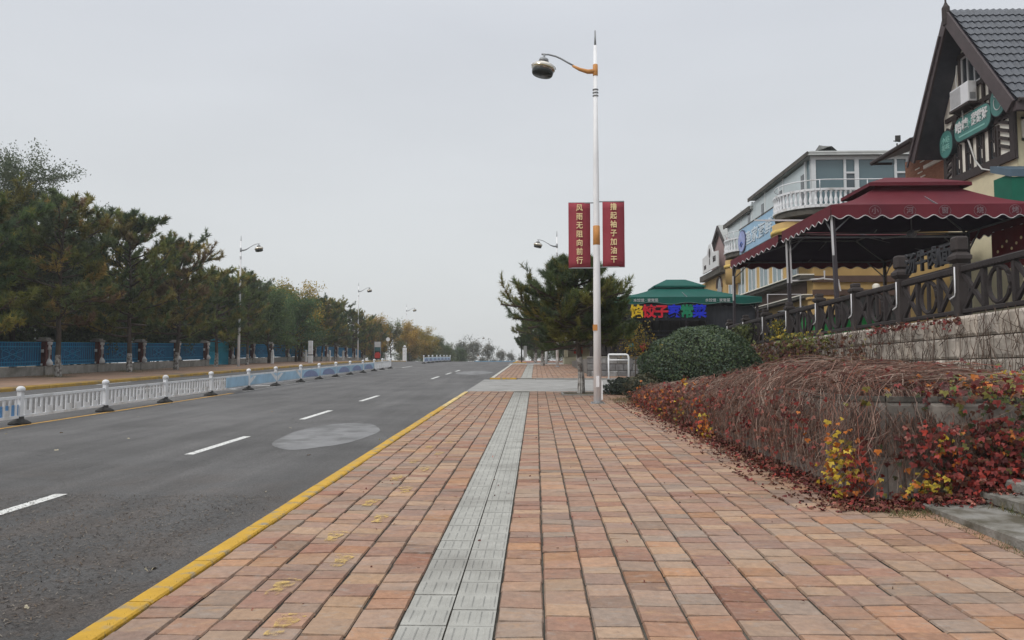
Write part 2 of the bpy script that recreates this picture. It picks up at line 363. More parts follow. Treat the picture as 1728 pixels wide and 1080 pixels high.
# sloping concrete apron at the end of the near pavement and start of the next
ap = MB(); ap.add([(-1.2, 27.1, gz(27.1)+.004), (.02, 27.1, gz(27.1)+.004), (.02, 28.6, gz(28.6)-.045), (-1.2, 28.6, gz(28.6)-.045)], [(0, 1, 2, 3)])
ap.add([(-.95, 38.2, gz(38.2)-.045), (-.06, 38.2, gz(38.2)-.045), (-.06, 39.3, gz(39.3)+.004), (-.95, 39.3, gz(39.3)+.004)], [(0, 1, 2, 3)])
struct(ap.build("ramp_slab", mat("ramp_slab_concrete", (.33, .32, .29), .85, .15, 2, .2, 60)))
# kerbs as stones of about a metre
def kerb(name, xa, xb, y0, y1, m, dz=.012, L=1.0, bot=-.3, taper=None):
    mb = MB(); y = y0
    while y < y1:
        e = min(y+L*rnd.uniform(.9, 1.1), y1); j = rnd.uniform(-.006, .006); g_ = .006
        A = []
        for yy in (y+g_, e-g_):
            t = taper(yy) if taper else 0
            for x, z in ((xa+j, bot), (xa+j, dz-.025), (xa+j+.025, dz), (xb+j-.012, dz), (xb+j, dz-.012), (xb+j, bot)):
                A.append((x, yy, gz(yy)+z-t*(1 if z > bot else 0)))
        n = 6
        mb.add(A, [(i, (i+1) % n, n+(i+1) % n, n+i) for i in range(n)]+[tuple(range(n-1, -1, -1)), tuple(range(n, 2*n))])
        y = e
    return struct(mb.build(name, m))
kerb("kerb", -2.575, -2.405, -8, 20.3, M_ykerb)
kerb("kerb", -2.565, -2.41, 20.3, 26.9, mat("faded_kerb_paint", srgb(205, 180, 120), .8, .2, 4, .3, 40, dirt=((.25, .23, .2), 5, .5, .7)))
kerb("kerb", -2.35, -2.15, 39.0, 68.9, mat("far_pale_kerb", (.42, .40, .36), .8, .2, 4))
kerb("kerb", -2.35, -2.15, 76.5, 150, M_ykerb, L=2.0)
kb = MB(); yk = 38.55
kb.bbox(-2.35, -1.0, yk-.16, yk+.18, gz(yk)-.3, gz(yk)+.015, .02); struct(kb.build("kerb", M_ykerb))
kb = MB(); kb.bbox(-2.35, -1.0, 76.4, 76.8, gz(76.4)-.3, gz(76.4)+.03, .02); struct(kb.build("kerb", M_ykerb))
kb = MB()
for i in range(6): kb.bbox(-.04+i*.95, .9+i*.95, yk-.14, yk+.16, gz(yk)-.3, gz(yk)+.01, .02)
for i in range(9): kb.bbox(-.6+i*.95, .34+i*.95, 76.4, 76.8, gz(76.4)-.3, gz(76.4)+.02, .02)
struct(kb.build("kerb", M_kerb))
# opposite side
kerb("kerb", -20.5, -20.3, -30, 118, mat("ochre_kerb_paint", srgb(164, 132, 62), .8, .2, 3, .3, 30, dirt=((.2, .16, .1), 2, .5, .7)), L=1.6, bot=-.3)
kerb("kerb", -20.78, -20.5, -30, 118, mat("brown_kerb_band", srgb(150, 120, 60), .85, .25, 2, dirt=((.2, .16, .11), 1.2, .45, .7)), L=1.6, dz=.03)
sheet("sidewalk", -27.8, -20.75, -40, 150, .01, mat("left_paving", srgb(142, 116, 98), .9, .25, 2.2, .3, 20, dirt=((.14, .11, .085), .5, .45, .7)), 2)
# painted markings
def dashes(name, lst, m, w):
    mb = MB()
    for x, a, b in lst:
        mb.quad((x-w/2, a, gz(a)+ROADZ+.004), (x+w/2, a, gz(a)+ROADZ+.004), (x+w/2, b, gz(b)+ROADZ+.004), (x-w/2, b, gz(b)+ROADZ+.004))
    return struct(mb.build(name, m))
dashes("lane_marking", [(-5.52, 1.0, 3.2), (-5.55, 6.4, 8.8), (-5.55, 12.05, 14.5), (-5.55, 17.9, 20.4), (-5.55, 23.9, 26.6), (-5.6, 40.5, 43.6), (-5.6, 47, 50), (-5.6, 52.6, 55.6)], M_white_line, .15)
dashes("lane_marking", [(-11.0, 62, 67), (-16, 30, 33), (-16, 36, 39), (-16, 42, 45), (-16, 54, 57), (-20.0, 34, 37)], M_white_line, .15)
dashes("median_line", [(-11.28, a, a+4) for a in range(-20, 28, 4)], M_yel_line, .13)
dashes("median_line", [(-11.28, 29, 60)], mat("median_paint_pale", (.32, .31, .29), .7, .2, 3, dirt=((.13, .13, .13), 2, .45, .7)), .14)
dashes("stop_line", [(-13, 30.5, 30.8), (-14, 30.5, 30.8), (-12.5, 33.2, 33.45)], M_white_line, 1.6)
def patch(name, cx, cy, rx, ry):
    mb = MB(); n = 110; pts = []
    for i in range(n):
        t = i*2*math.pi/n; k = 1+.025*math.sin(3*t+1)+.02*math.sin(7*t)+rnd.uniform(-.006, .006)
        pts.append((cx+rx*k*math.cos(t), cy+ry*k*math.sin(t)))
    mb.add([(x, y, gz(y)+ROADZ+.003) for x, y in pts], [tuple(range(n))])
    return struct(mb.build(name, M_patch))
patch("road_patch", -4.05, 14.9, .84, 2.2)
patch("road_patch", -4.1, 50, 1.2, 3.4)
# yellow painted footprints on the paving
fp = MB()
def foot(x, y, left, sc=1.0):
    s_ = -1 if left else 1; a = rnd.uniform(-.12, .12)
    out = [(.0, -.15), (.035, -.14), (.045, -.09), (.035, -.03), (.05, .04), (.055, .09), (.02, .12), (-.03, .115), (-.055, .08), (-.045, .03), (-.028, -.03), (-.035, -.1), (-.03, -.14)]
    def T(p): u, v = p[0]*s_*sc*1.3, p[1]*sc*1.1; return (x+u*math.cos(a)-v*math.sin(a), y+u*math.sin(a)+v*math.cos(a))
    q = [T(p) for p in out]; q = q if s_ > 0 else q[::-1]
    fp.add([(X, Y, gz(Y)+.0075) for X, Y in q], [tuple(range(len(q)))])
    for k, (u, v, r_) in enumerate([(-.05, .135, .022), (-.02, .16, .016), (.005, .165, .014), (.03, .157, .013), (.052, .14, .012)]):
        c_ = [T((u+r_*math.cos(t*math.pi/3), v+r_*math.sin(t*math.pi/3))) for t in range(6)]; c_ = c_ if s_ > 0 else c_[::-1]
        fp.add([(X, Y, gz(Y)+.0075) for X, Y in c_], [tuple(range(6))])
for i, y in enumerate([4.4, 5.08, 5.72, 6.42, 7.1, 7.8, 8.5, 9.25, 9.95, 10.6, 11.4, 12.1, 12.8]):
    foot(-1.46 if i % 2 == 0 else -1.70, y, i % 2 == 1)
struct(fp.build("footprint_marking", mat("worn_yellow_paint", srgb(188, 158, 96), .8, .1, 4, alpha=(16, .40, .68))))
# ================================================================ STREET LAMPS
M_lampw = mat("lamp_white_paint", (.78, .78, .79), .45, .05, 3, dirt=((.5, .48, .46), 2.5, .66, .95))
M_orange = mat("lamp_orange_paint", srgb(196, 138, 78), .55, .12, 6)
M_grey = mat("galvanised_grey", (.27, .28, .29), .45, .1, 6, metal=.3)
M_chrome = mat("lamp_steel", (.5, .47, .42), .22, .08, 4, metal=.9)
M_lens = mat("lamp_lens", (.03, .035, .033), .25, .1, 5)
def street_lamp(label, loc, flip=False, full=True, group="street lamps", arm_m=None):
    arm_m = arm_m or M_orange
    t = thing("street_lamp", label, "street lamp", loc, group)
    x, y, z = loc; s = -1 if not flip else 1
    p = MB(); p.tube([(x, y, z-.15), (x, y, z+3.5), (x, y, z+7), (x, y, z+10.35)], [.115, .10, .078, .05], 14)
    p.build("pole", M_lampw, t, True)
    MB().tube([(x, y, z+10.35), (x, y, z+10.8)], [.032, .022], 8).build("spike", M_grey, t, True)
    bc = MB().lathe([(.145, -.12), (.145, .02), (.118, .03)], (x, y, z), 14); bc.bbox(x-.2, x+.2, y-.2, y+.2, z-.12, z+.012, .008); [bc.lathe([(.018, 0), (.018, .035), (.001, .04)], (x+.15*sx, y+.15*sy, z+.012), 6) for sx in (-1, 1) for sy in (-1, 1)]; bc.build("base_collar", M_grey, t)
    hb = MB(); hb.bbox(x-.045, x+.045, y-.122, y-.10, z+.45, z+.75, .006); hb.build("access_hatch", M_lampw, t)
    b = MB(); 
    for k in range(3): b.lathe([(.068, -.02), (.086, -.012), (.086, .012), (.068, .02)], (x, y, z+8.86+k*.09), 14)
    b.build("ring", M_grey, t, True)
    c = MB(); c.lathe([(.06, -.17), (.072, -.16), (.074, 0), (.072, .16), (.06, .17)], (x, y, z+9.62), 14); c.build("bracket_collar", arm_m, t, True)
    # tapering orange bracket
    pts = [(-.05, -.01, .075), (.22, -.02, .066), (.45, .05, .05), (.66, .16, .034)]
    a = MB(); a.tube([(x+s*u, y, z+9.60+v) for u, v, r_ in pts], [r_ for u, v, r_ in pts], 10); a.build("bracket", arm_m, t, True)
    arm = [(.62, .14), (.8, .24), (.98, .35), (1.15, .43), (1.35, .485), (1.56, .5)]
    MB().tube([(x+s*u, y, z+9.62+v) for u, v in arm], .026, 8).build("arm", M_grey, t, True)
    cx = x+s*1.50; cz = z+9.62+.12
    T = Matrix.Rotation(R(11)*(1 if not flip else -1), 3, 'Y')
    d = MB(); d.tube([(cx+s*-.02, y, z+10.1), (cx, y, cz+.17)], .035, 8); d.lathe([(.03, .1), (.13, .08), (.15, 0), (.1, -.02)], (cx, y, cz+.16), 12, tilt=T); d.build("lamp_neck", M_grey, t, True)
    h = MB(); h.lathe([(.05, .12), (.2, .10), (.3, .05), (.335, -.01), (.335, -.09), (.31, -.11), (.31, -.13)], (cx, y, cz), 24, tilt=T); hd = h.build("lamp_head", M_chrome, t, True)
    h = MB(); h.lathe([(.315, -.13), (.318, -.16), (.305, -.22), (.285, -.25), (0.001, -.262)], (cx, y, cz), 24, tilt=T); h.build("lens", M_lens, hd, True)
    h = MB(); pr = [(.338, -.055), (.345, -.055), (.345, -.075), (.338, -.075)]; h.lathe(pr, (cx, y, cz), 24, tilt=T)
    h.build("brass_band", mat("lamp_brass", srgb(150, 130, 70), .35, .1, 5, metal=.6), hd, True)
    # thin hoop over the head
    h = MB(); hp = [Vector((cx, y, cz))+T @ Vector((.36*math.cos(q*math.pi/8), 0, .17*math.sin(q*math.pi/8)-.02)) for q in range(9)]; h.tube(hp, .012, 6); h.build("hoop", M_chrome, hd, True)
    MB().lathe([(.086, 0), (.101, .01), (.098, .55), (.09, .56)], (x, y, z+4.5), 14).build("colour_band", M_orange, t, True)
    return t
lampA = street_lamp("white street lamp with orange band on the brick pavement, carrying two red banners", (1.73, 21.6, gz(21.6)))
tp = MB(); tp.box(1.73-.13, 1.73-.0, 21.6-.115, 21.6-.1, gz(21.6)+2.05, gz(21.6)+2.22); tp.build("number_plate", M_orange, lampA)
MB().box(1.83, 1.87, 21.52, 21.58, gz(21.6)+.1, gz(21.6)+.62).build("conduit", M_lampw, lampA)
def lamp_copy(src, label, loc):
    c = copy_tree(src); c.location = loc; c['label'] = label; return c
lampB = street_lamp("white street lamp half hidden behind the pavement pine on the right-hand side", (1.66, 60, gz(60)), arm_m=M_grey)
lampC = street_lamp("tall white street lamp on the far pavement, nearest to the turquoise gate", (-24.4, 61.5, gz(61.5)), True, arm_m=M_grey)
lamp_copy(lampC, "white street lamp beyond the turquoise gate, rising behind the middle of the white median fence", (-24.6, 104, gz(104)))
lamp_copy(lampC, "small distant white street lamp above the yellowing trees near the end of the row", (-24.1, 140, gz(140)))
lamp_copy(lampC, "farthest pale street lamp among the bare trees where the road disappears", (-16.5, 215, gz(215)))
# ---- banners
M_red = mat("banner_red", srgb(146, 62, 72), .7, .06, 2.5, spec=.2)
M_gold = mat("banner_gold", srgb(228, 206, 158), .5, .05, 3)
def banner(label, x0, x1, ya, words_, z0=4.42, z1=6.36, tilt=0):
    t = thing("banner", label, "banner", ((x0+x1)/2, 21.6, z0))
    n = 10; mb = MB()
    F = []; Bk = []
    for i in range(n+1):
        for j in (0, 1):
            z = lerp(z0, z1, i/n)+tilt*(j-.5); x = lerp(x0, x1, j)
            F.append((x, 21.6-.012+.012*math.sin(i*1.1+j*2+ya), z)); Bk.append((x, 21.6+.006+.012*math.sin(i*1.1+j*2+ya), z))
    k = len(F); fs = []
    for i in range(n):
        fs.append((2*i, 2*i+1, 2*i+3, 2*i+2)); fs.append((k+2*i, k+2*i+2, k+2*i+3, k+2*i+1))
        fs.append((2*i, 2*i+2, k+2*i+2, k+2*i)); fs.append((2*i+1, k+2*i+1, k+2*i+3, 2*i+3))
    fs += [(0, k, k+1, 1), (2*n, 2*n+1, k+2*n+1, k+2*n)]
    mb.add(F+Bk, fs); mb.build("panel", M_red, t, True)
    xc = (x0+x1)/2
    text("lettering", "\n".join(words_), M_gold, t, (xc, 21.555, (z0+z1)/2+.02), (1, 0, 0), (0, 0, 1), .215, .008, .014, 1.175, stretch=.9)
    inner = x1 if x1 < 1.7 else x0; outer = x0 if x1 < 1.7 else x1
    for z in (z0, z1):
        b = MB(); b.bar((1.73+(.05 if inner > 1.7 else -.05), 21.6, z), (outer, 21.6, z+tilt/2*(1 if inner > 1.7 else -1)), .022, .03); b.build("bracket_rod", M_grey, t)
    return t
banner("red banner left of the lamp pole, gold characters reading wind and rain cannot stop us", .93, 1.555, 0, "风雨无阻向前行", 4.42, 6.30)
banner("red banner right of the lamp pole, gold characters starting with roll up your sleeves", 1.905, 2.53, 1.3, "撸起袖子加油干", 4.44, 6.33, .015)
# ================================================================ MEDIAN FENCE
M_wfence = mat("fence_white_plastic", (.66, .67, .69), .45, .08, 2.5, dirt=((.34, .32, .29), 2.2, .52, .8))
M_rubber = mat("rubber_base", (.035, .034, .033), .9, .3, 6, .4, 30)
M_bluep = mat("fence_blue_print", srgb(150, 182, 205), .5, .2, 1.3)
M_bluel = mat("fence_low_blue", srgb(95, 140, 185), .5, .1, 3)
M_domeb = mat("fence_dome_print", srgb(120, 132, 168), .5, .15, 5)
def median_fence(label, posts, x, styles):
    y0 = posts[0]; t = thing("median_fence", label, "road fence", (x, y0, gz(y0)+ROADZ), "white median fences")
    xm = x
    for y in posts:
        z = gz(y)+ROADZ; x = xm+rnd.uniform(-.035, .035)
        p = MB(); p.bbox(x-.055, x+.055, y-.055, y+.055, z+.08, z+.74, .012); po = p.build("post", M_wfence, t)
        MB().lathe([(.075, .73), (.088, .745), (.088, .80), (.06, .835), (.02, .85), (.001, .852)], (x, y, z), 12).build("post_cap", M_wfence, po, True)
        b = MB(); b.lathe([(.23, 0), (.225, .04), (.14, .09), (.085, .115), (.085, .17), (.06, .175)], (x, y, z), 14); b.build("base_weight", M_rubber, po, True)
    x = xm
    for i in range(len(posts)-1):
        a, b = posts[i]+.06, posts[i+1]-.06; st = styles[min(i, len(styles)-1)]
        za, zb = gz(posts[i])+ROADZ, gz(posts[i+1])+ROADZ; zz = lambda y: lerp(za, zb, (y-posts[i])/(posts[i+1]-posts[i]))
        p = MB()
        for h, w in ((.60, .06), (.17, .06)): p.bar((x, a, zz(a)+h), (x, b, zz(b)+h), .045, w)
        n = 17
        for k in range(n):
            y = lerp(a, b, (k+.5)/n); dip = 0
            # flat pales, shorter ones leave the notched gaps
            p.bar((x, y, zz(y)+.19), (x, y, zz(y)+.58), .022, .062, up=(0, 1, 0))
            if k % 2 == 0 and k < n-1: p.box(x-.009, x+.009, y+.02, y+.15, zz(y)+.2, zz(y)+.2+.10+.06*abs(math.sin(k*.5)))
        pn = p.build("panel", M_wfence, t)
        if st == 'low': MB().prism([(x-.02, a, zz(a)+.18), (x-.02, b, zz(b)+.18), (x-.02, b, zz(b)+.44), (x-.02, a, zz(a)+.44)], (.008, 0, 0)).build("blue_board", M_bluel, pn)
        if st in ('blue', 'dome', 'half'):
            a2 = a if st != 'half' else lerp(a, b, .35)
            MB().prism([(x+.025, a2, zz(a2)+.2), (x+.025, b, zz(b)+.2), (x+.025, b, zz(b)+.57), (x+.025, a2, zz(a2)+.57)], (.012, 0, 0)).build("blue_board", M_bluep, pn)
            if st == 'blue':
                w = MB()
                for sgn, e in ((1, a2), (-1, b)):
                    poly = [(x+.038, e, zz(e)+.2), (x+.038, e+sgn*.75, zz(e)+.56), (x+.038, e+sgn*.45, zz(e)+.565), (x+.038, e, zz(e)+.42)]
                    w.prism(poly, (.006, 0, 0))
                w.build("white_wing", M_wfence, pn)
            if st == 'dome':
                c = (a+b)/2; w = MB(); w.prism([(x+.038, c+1.25*math.cos(q*math.pi/12), zz(c)+.21+.32*math.sin(q*math.pi/12)) for q in range(13)], (.006, 0, 0)); w.build("dome_print", M_domeb, pn)
    return t
median_fence("long white median fence with dark rubber feet, running up the road from the left edge", [13.3, 16.65, 19.95, 23.25, 26.6, 30.0, 33.3, 36.7, 40.0, 43.4, 46.7, 50.0, 53.4, 56.6, 59.6], -11.5,
             ['low', 'plain', 'plain', 'plain', 'half', 'blue', 'blue', 'dome', 'dome', 'dome', 'dome', 'dome', 'plain', 'plain'])
median_fence("short white median fence on the crest of the road, beyond the gap", [78, 81.4, 84.8, 88.2, 91.6, 95, 98.4, 101.8], -11.6, ['dome'])
# ================================================================ BLUE BOUNDARY FENCE (far side)
M_gran = mat("pale_granite", (.30, .285, .26), .85, .18, 3, .3, 40, dirt=((.16, .15, .13), 1.3, .5, .75))
M_brick = mat("maroon_brick_tile", srgb(88, 50, 46), .8, .2, 8, dirt=((.035, .02, .02), 6, .55, .75))
M_plaster = mat("white_ornament", (.62, .62, .62), .7, .1, 5)
M_bfence = mat("blue_fence_paint", srgb(30, 132, 176), .55, .15, 2)
M_bfdark = mat("blue_fence_back", srgb(16, 84, 124), .6, .3, 1.2)
bf = thing("boundary_fence", "long blue ornamental fence with maroon brick pillars on a granite plinth along the far pavement", "fence", (-28.1, 42.5, gz(42.5)))
FX = -28.1; PY = [42.5+5.25*k for k in range(-2, 16)]
for i, y in enumerate(PY):
    z = gz(y)
    p = MB(); p.bbox(FX-.27, FX+.27, y-.27, y+.27, z+.52, z+1.92, .015); pl = p.build("pillar", M_brick, bf)
    q = MB(); q.bbox(FX-.30, FX+.30, y-.30, y+.30, z-.3, z+.52, .02); q.build("pillar_base", M_gran, pl)
    q = MB(); q.bbox(FX-.33, FX+.33, y-.33, y+.33, z+1.92, z+2.04, .03); q.bbox(FX-.24, FX+.24, y-.24, y+.24, z+2.04, z+2.14, .03); q.build("pillar_cap", M_gran, pl)
    q = MB()
    q.box(FX-.15, FX+.15, y-.285, y-.271, z+1.28, z+1.46); q.box(FX-.1, FX+.1, y-.285, y-.271, z+.54, z+.66)
    xo = FX+.28
    q.lathe([(.02, .52), (.2, .56), (.22, .7), (.13, .86), (.05, .95)], (xo, y, z), 10)
    q.bbox(xo-.01, xo+.05, y-.05, y+.05, z+.95, z+1.42, .01); q.bbox(xo-.01, xo+.05, y+.1, y+.14, z+1.15, z+1.42, .01)
    q.lathe([(.02, 1.42), (.13, 1.46), (.1, 1.6), (.05, 1.68), (.15, 1.74), (.17, 1.88), (.05, 1.91)], (xo, y, z), 10)
    q.build("plaster_ornament", M_plaster, pl, True)
GATE_I = 6
for i in range(len(PY)-1):
    a, b = PY[i]+.31, PY[i+1]-.31; z = gz((a+b)/2); za, zb = gz(a), gz(b)
    if i == GATE_I: continue
    MB().prism([(FX-.2, a, za-.2), (FX-.2, b, zb-.2), (FX-.2, b, zb+.50), (FX-.2, a, za+.50)], (.4, 0, 0)).build("plinth", M_gran, bf)
    MB().prism([(FX-.06, a, za+.56), (FX-.06, b, zb+.56), (FX-.06, b, zb+1.85), (FX-.06, a, za+1.85)], (.03, 0, 0)).build("back_sheet", M_bfdark, bf)
    m = MB(); zz = lambda y: lerp(za, zb, (y-a)/(b-a))
    for h in (.58, .78, 1.62, 1.86): m.bar((FX, a, zz(a)+h), (FX, b, zz(b)+h), .04, .05)
    n = 22
    for k in range(n+1):
        y = lerp(a+.03, b-.03, k/n)
        mid = n*.28 < k < n*.72
        m.bar((FX, y, zz(y)+.58), (FX, y, zz(y)+(.9 if mid else 1.86)), .025, .025)
        if mid: m.bar((FX, y, zz(y)+1.5), (FX, y, zz(y)+1.86), .025, .025)
    c = (a+b)/2
    for r_, off in ((.28, -.55), (.28, 0), (.28, .55)):
        ring = [(FX+.01, c+off+r_*math.cos(q*math.pi/6), zz(c)+1.2+r_*math.sin(q*math.pi/6)) for q in range(13)]; m.tube(ring, .018, 5, False)
    m.bar((FX+.01, c-.9, zz(c)+.95), (FX+.01, c+.9, zz(c)+1.45), .03); m.bar((FX+.01, c-.9, zz(c)+1.45), (FX+.01, c+.9, zz(c)+.95), .03)
    m.build("grille_panel", M_bfence, bf)
# gate in the fence
ya, yb = PY[GATE_I]+.34, PY[GATE_I+1]-.34; z = gz(ya)
gt = thing("metal_gate", "bright turquoise metal gate between two white fence pillars", "gate", (FX, (ya+yb)/2, z))
M_turq = mat("gate_turquoise", srgb(40, 150, 176), .5, .12, 2)
yc = (ya+yb)/2
for s_, (p, q) in enumerate(((ya, yc-.02), (yc+.02, yb))):
    m = MB(); n = 12
    for h in (.15, .7, 1.7): m.bar((FX, p, z+h), (FX, q, z+h), .05, .06)
    pts = []
    for k in range(n+1):
        y = lerp(p, q, k/n); top = 2.0+.35*math.sin((k/n if s_ == 0 else 1-k/n)*math.pi/2)
        m.bar((FX, y, z+.1), (FX, y, z+top), .035, .05); pts.append((FX, y, z+top))
    m.tube(pts, .03, 6); m.prism([(FX-.02, p, z+.15), (FX-.02, q, z+.15), (FX-.02, q, z+1.2), (FX-.02, p, z+1.2)], (.012, 0, 0))
    m.build("gate_leaf", M_turq, gt)
m = MB(); m.bbox(FX-.1, FX+1.1, yb-.05, yb+.15, z+2.15, z+2.32, .02); m.bbox(FX+.8, FX+1.0, yb, yb+.2, z-.1, z+2.15, .02); m.build("gate_portal", M_plaster, gt)
# ---- small things on the far pavement
def totem(name, label, x, y, w, h, band=None, ball=False):
    t = thing(name, label, "pillar", (x, y, gz(y)))
    z = gz(y); m = MB(); m.bbox(x-w/2, x+w/2, y-.14, y+.14, z-.1, z+h, .03); m.build("pillar_body", M_wfence, t)
    if band: MB().bbox(x-w/2-.01, x+w/2+.01, y-.15, y+.15, z+band, z+band+.1, .01).build("dark_band", M_rubber, t)
    if ball: MB().lathe([(.02, 0), (.17, .06), (.22, .2), (.15, .34), (.001, .4)], (x, y, z+h), 10).build("ball", M_wfence, t, True)
totem("white_pillar", "slim white pillar with a dark band on the far pavement beside the fence", -22.5, 75, .42, 2.2, .75)
totem("white_pillar", "stubby white pillar with a ball on top near the end of the far pavement", -20.9, 120, .62, 2.1, None, True)
bs = thing("bus_stop_sign", "bus stop sign with white and teal panels over a red poster, far pavement", "sign", (-22.3, 106, gz(106))); z = gz(106)
m = MB(); m.tube([(-22.75, 106, z-.1), (-22.75, 106, z+2.7)], .05, 8); m.tube([(-21.85, 106, z-.1), (-21.85, 106, z+2.7)], .05, 8); m.build("post", M_grey, bs)
MB().bbox(-22.7, -21.9, 105.94, 106.02, z+1.9, z+2.65, .02).build("white_panel", M_plaster, bs)
MB().bbox(-22.7, -21.9, 105.94, 106.02, z+1.35, z+1.88, .02).build("teal_panel", mat("sign_teal", srgb(60, 100, 104), .6, .1, 3), bs)
MB().bbox(-22.9, -21.7, 106.0, 106.06, z+.2, z+1.36, .02).build("dark_board", M_rubber, bs)
MB().prism([(-22.62, 105.93, z+.35), (-21.98, 105.93, z+.35), (-21.85, 105.93, z+.85), (-22.1, 105.93, z+1.2), (-22.55, 105.93, z+1.12), (-22.72, 105.93, z+.8)], (0, .08, 0)).build("red_poster", mat("poster_red", srgb(190, 60, 55), .6, .2, 3), bs)
rs = thing("road_sign", "small round road sign on a thin grey post beyond the bus stop sign", "sign", (-22.2, 113, gz(113))); z = gz(113)
MB().tube([(-22.2, 113, z-.1), (-22.2, 113, z+3.4)], .04, 6).build("post", M_grey, rs)
MB().lathe([(.3, -.015), (.3, .015)], (-22.2, 112.95, z+3.2), 14, tilt=Matrix.Rotation(R(90), 3, 'X')).build("sign_disc", M_plaster, rs)
# small stone markers standing along the far pavement
for k, y in enumerate((71.5, 82, 91.5, 98, 117.5, 126)):
    t = thing("stone_post", ["waist-high white stone post left of the banded white pillar", "white stone post by a trunk behind the fifth median post", "pale stone post beside the distant lamp's foot", "pale stone post just left of the bus stop sign", "pale stone post right of the small round road sign", "last pale stone post before the yellowing trees"][k], "post", (-25.1, y, gz(y)), "stone posts on the far pavement")
    z = gz(y); MB().bbox(-25.22, -24.98, y-.12, y+.12, z-.1, z+1.0, .03).build("shaft", M_plaster, t); MB().lathe([(.14, 1.0), (.17, 1.05), (.1, 1.14), (.15, 1.22), (.001, 1.34)], (-25.1, y, z), 8).build("knob", M_plaster, t, True)
# ================================================================ TREES
M_bark = mat("pine_bark", (.075, .06, .05), .95, .35, 6, .7, 18, stretch=(1, 1, .35))
M_lime = mat("limewash", (.40, .39, .37), .9, .25, 8, .6, 25, dirt=((.11, .09, .08), 6, .44, .62))
M_needle = mat("pine_needles", attr=True, rough=.7, var=.18, scale=.6, trans=.35, orand=.5, spec=.2)
M_leaf = mat("tree_leaves", attr=True, rough=.65, var=.18, scale=.7, trans=.38, orand=.45, spec=.2)
def unit(v): return v/np.maximum(np.linalg.norm(v, axis=-1, keepdims=True), 1e-9)
def tufts(P, D, n, L, Wd, g_, spread=1.0, shoot=.25):
    """needle triangles round short shoots; P, D: (m,3)"""
    m = len(P); d = np.repeat(unit(D), n, 0); p = np.repeat(P, n, 0)
    along = g_.random((m*n, 1))*shoot
    dirs = unit(d*(.55)+g_.normal(0, .52*spread, (m*n, 3)))
    base = p+d*along; ln = L*g_.uniform(.65, 1.15, (m*n, 1)); tip = base+dirs*ln
    side = unit(np.cross(dirs, g_.normal(0, 1, (m*n, 3))))*Wd
    return np.stack([base-side*.5, base+side*.5, tip], 1)
GREENS = np.array([(.075, .105, .052), (.085, .115, .055), (.066, .095, .058), (.115, .128, .05), (.065, .092, .068), (.145, .145, .055)])*np.array([1.36, 1.38, 1.05])
BROWNS = np.array([(.22, .175, .06), (.18, .15, .06), (.27, .22, .065), (.16, .12, .066)])*np.array([1.15, 1.2, 1.1])
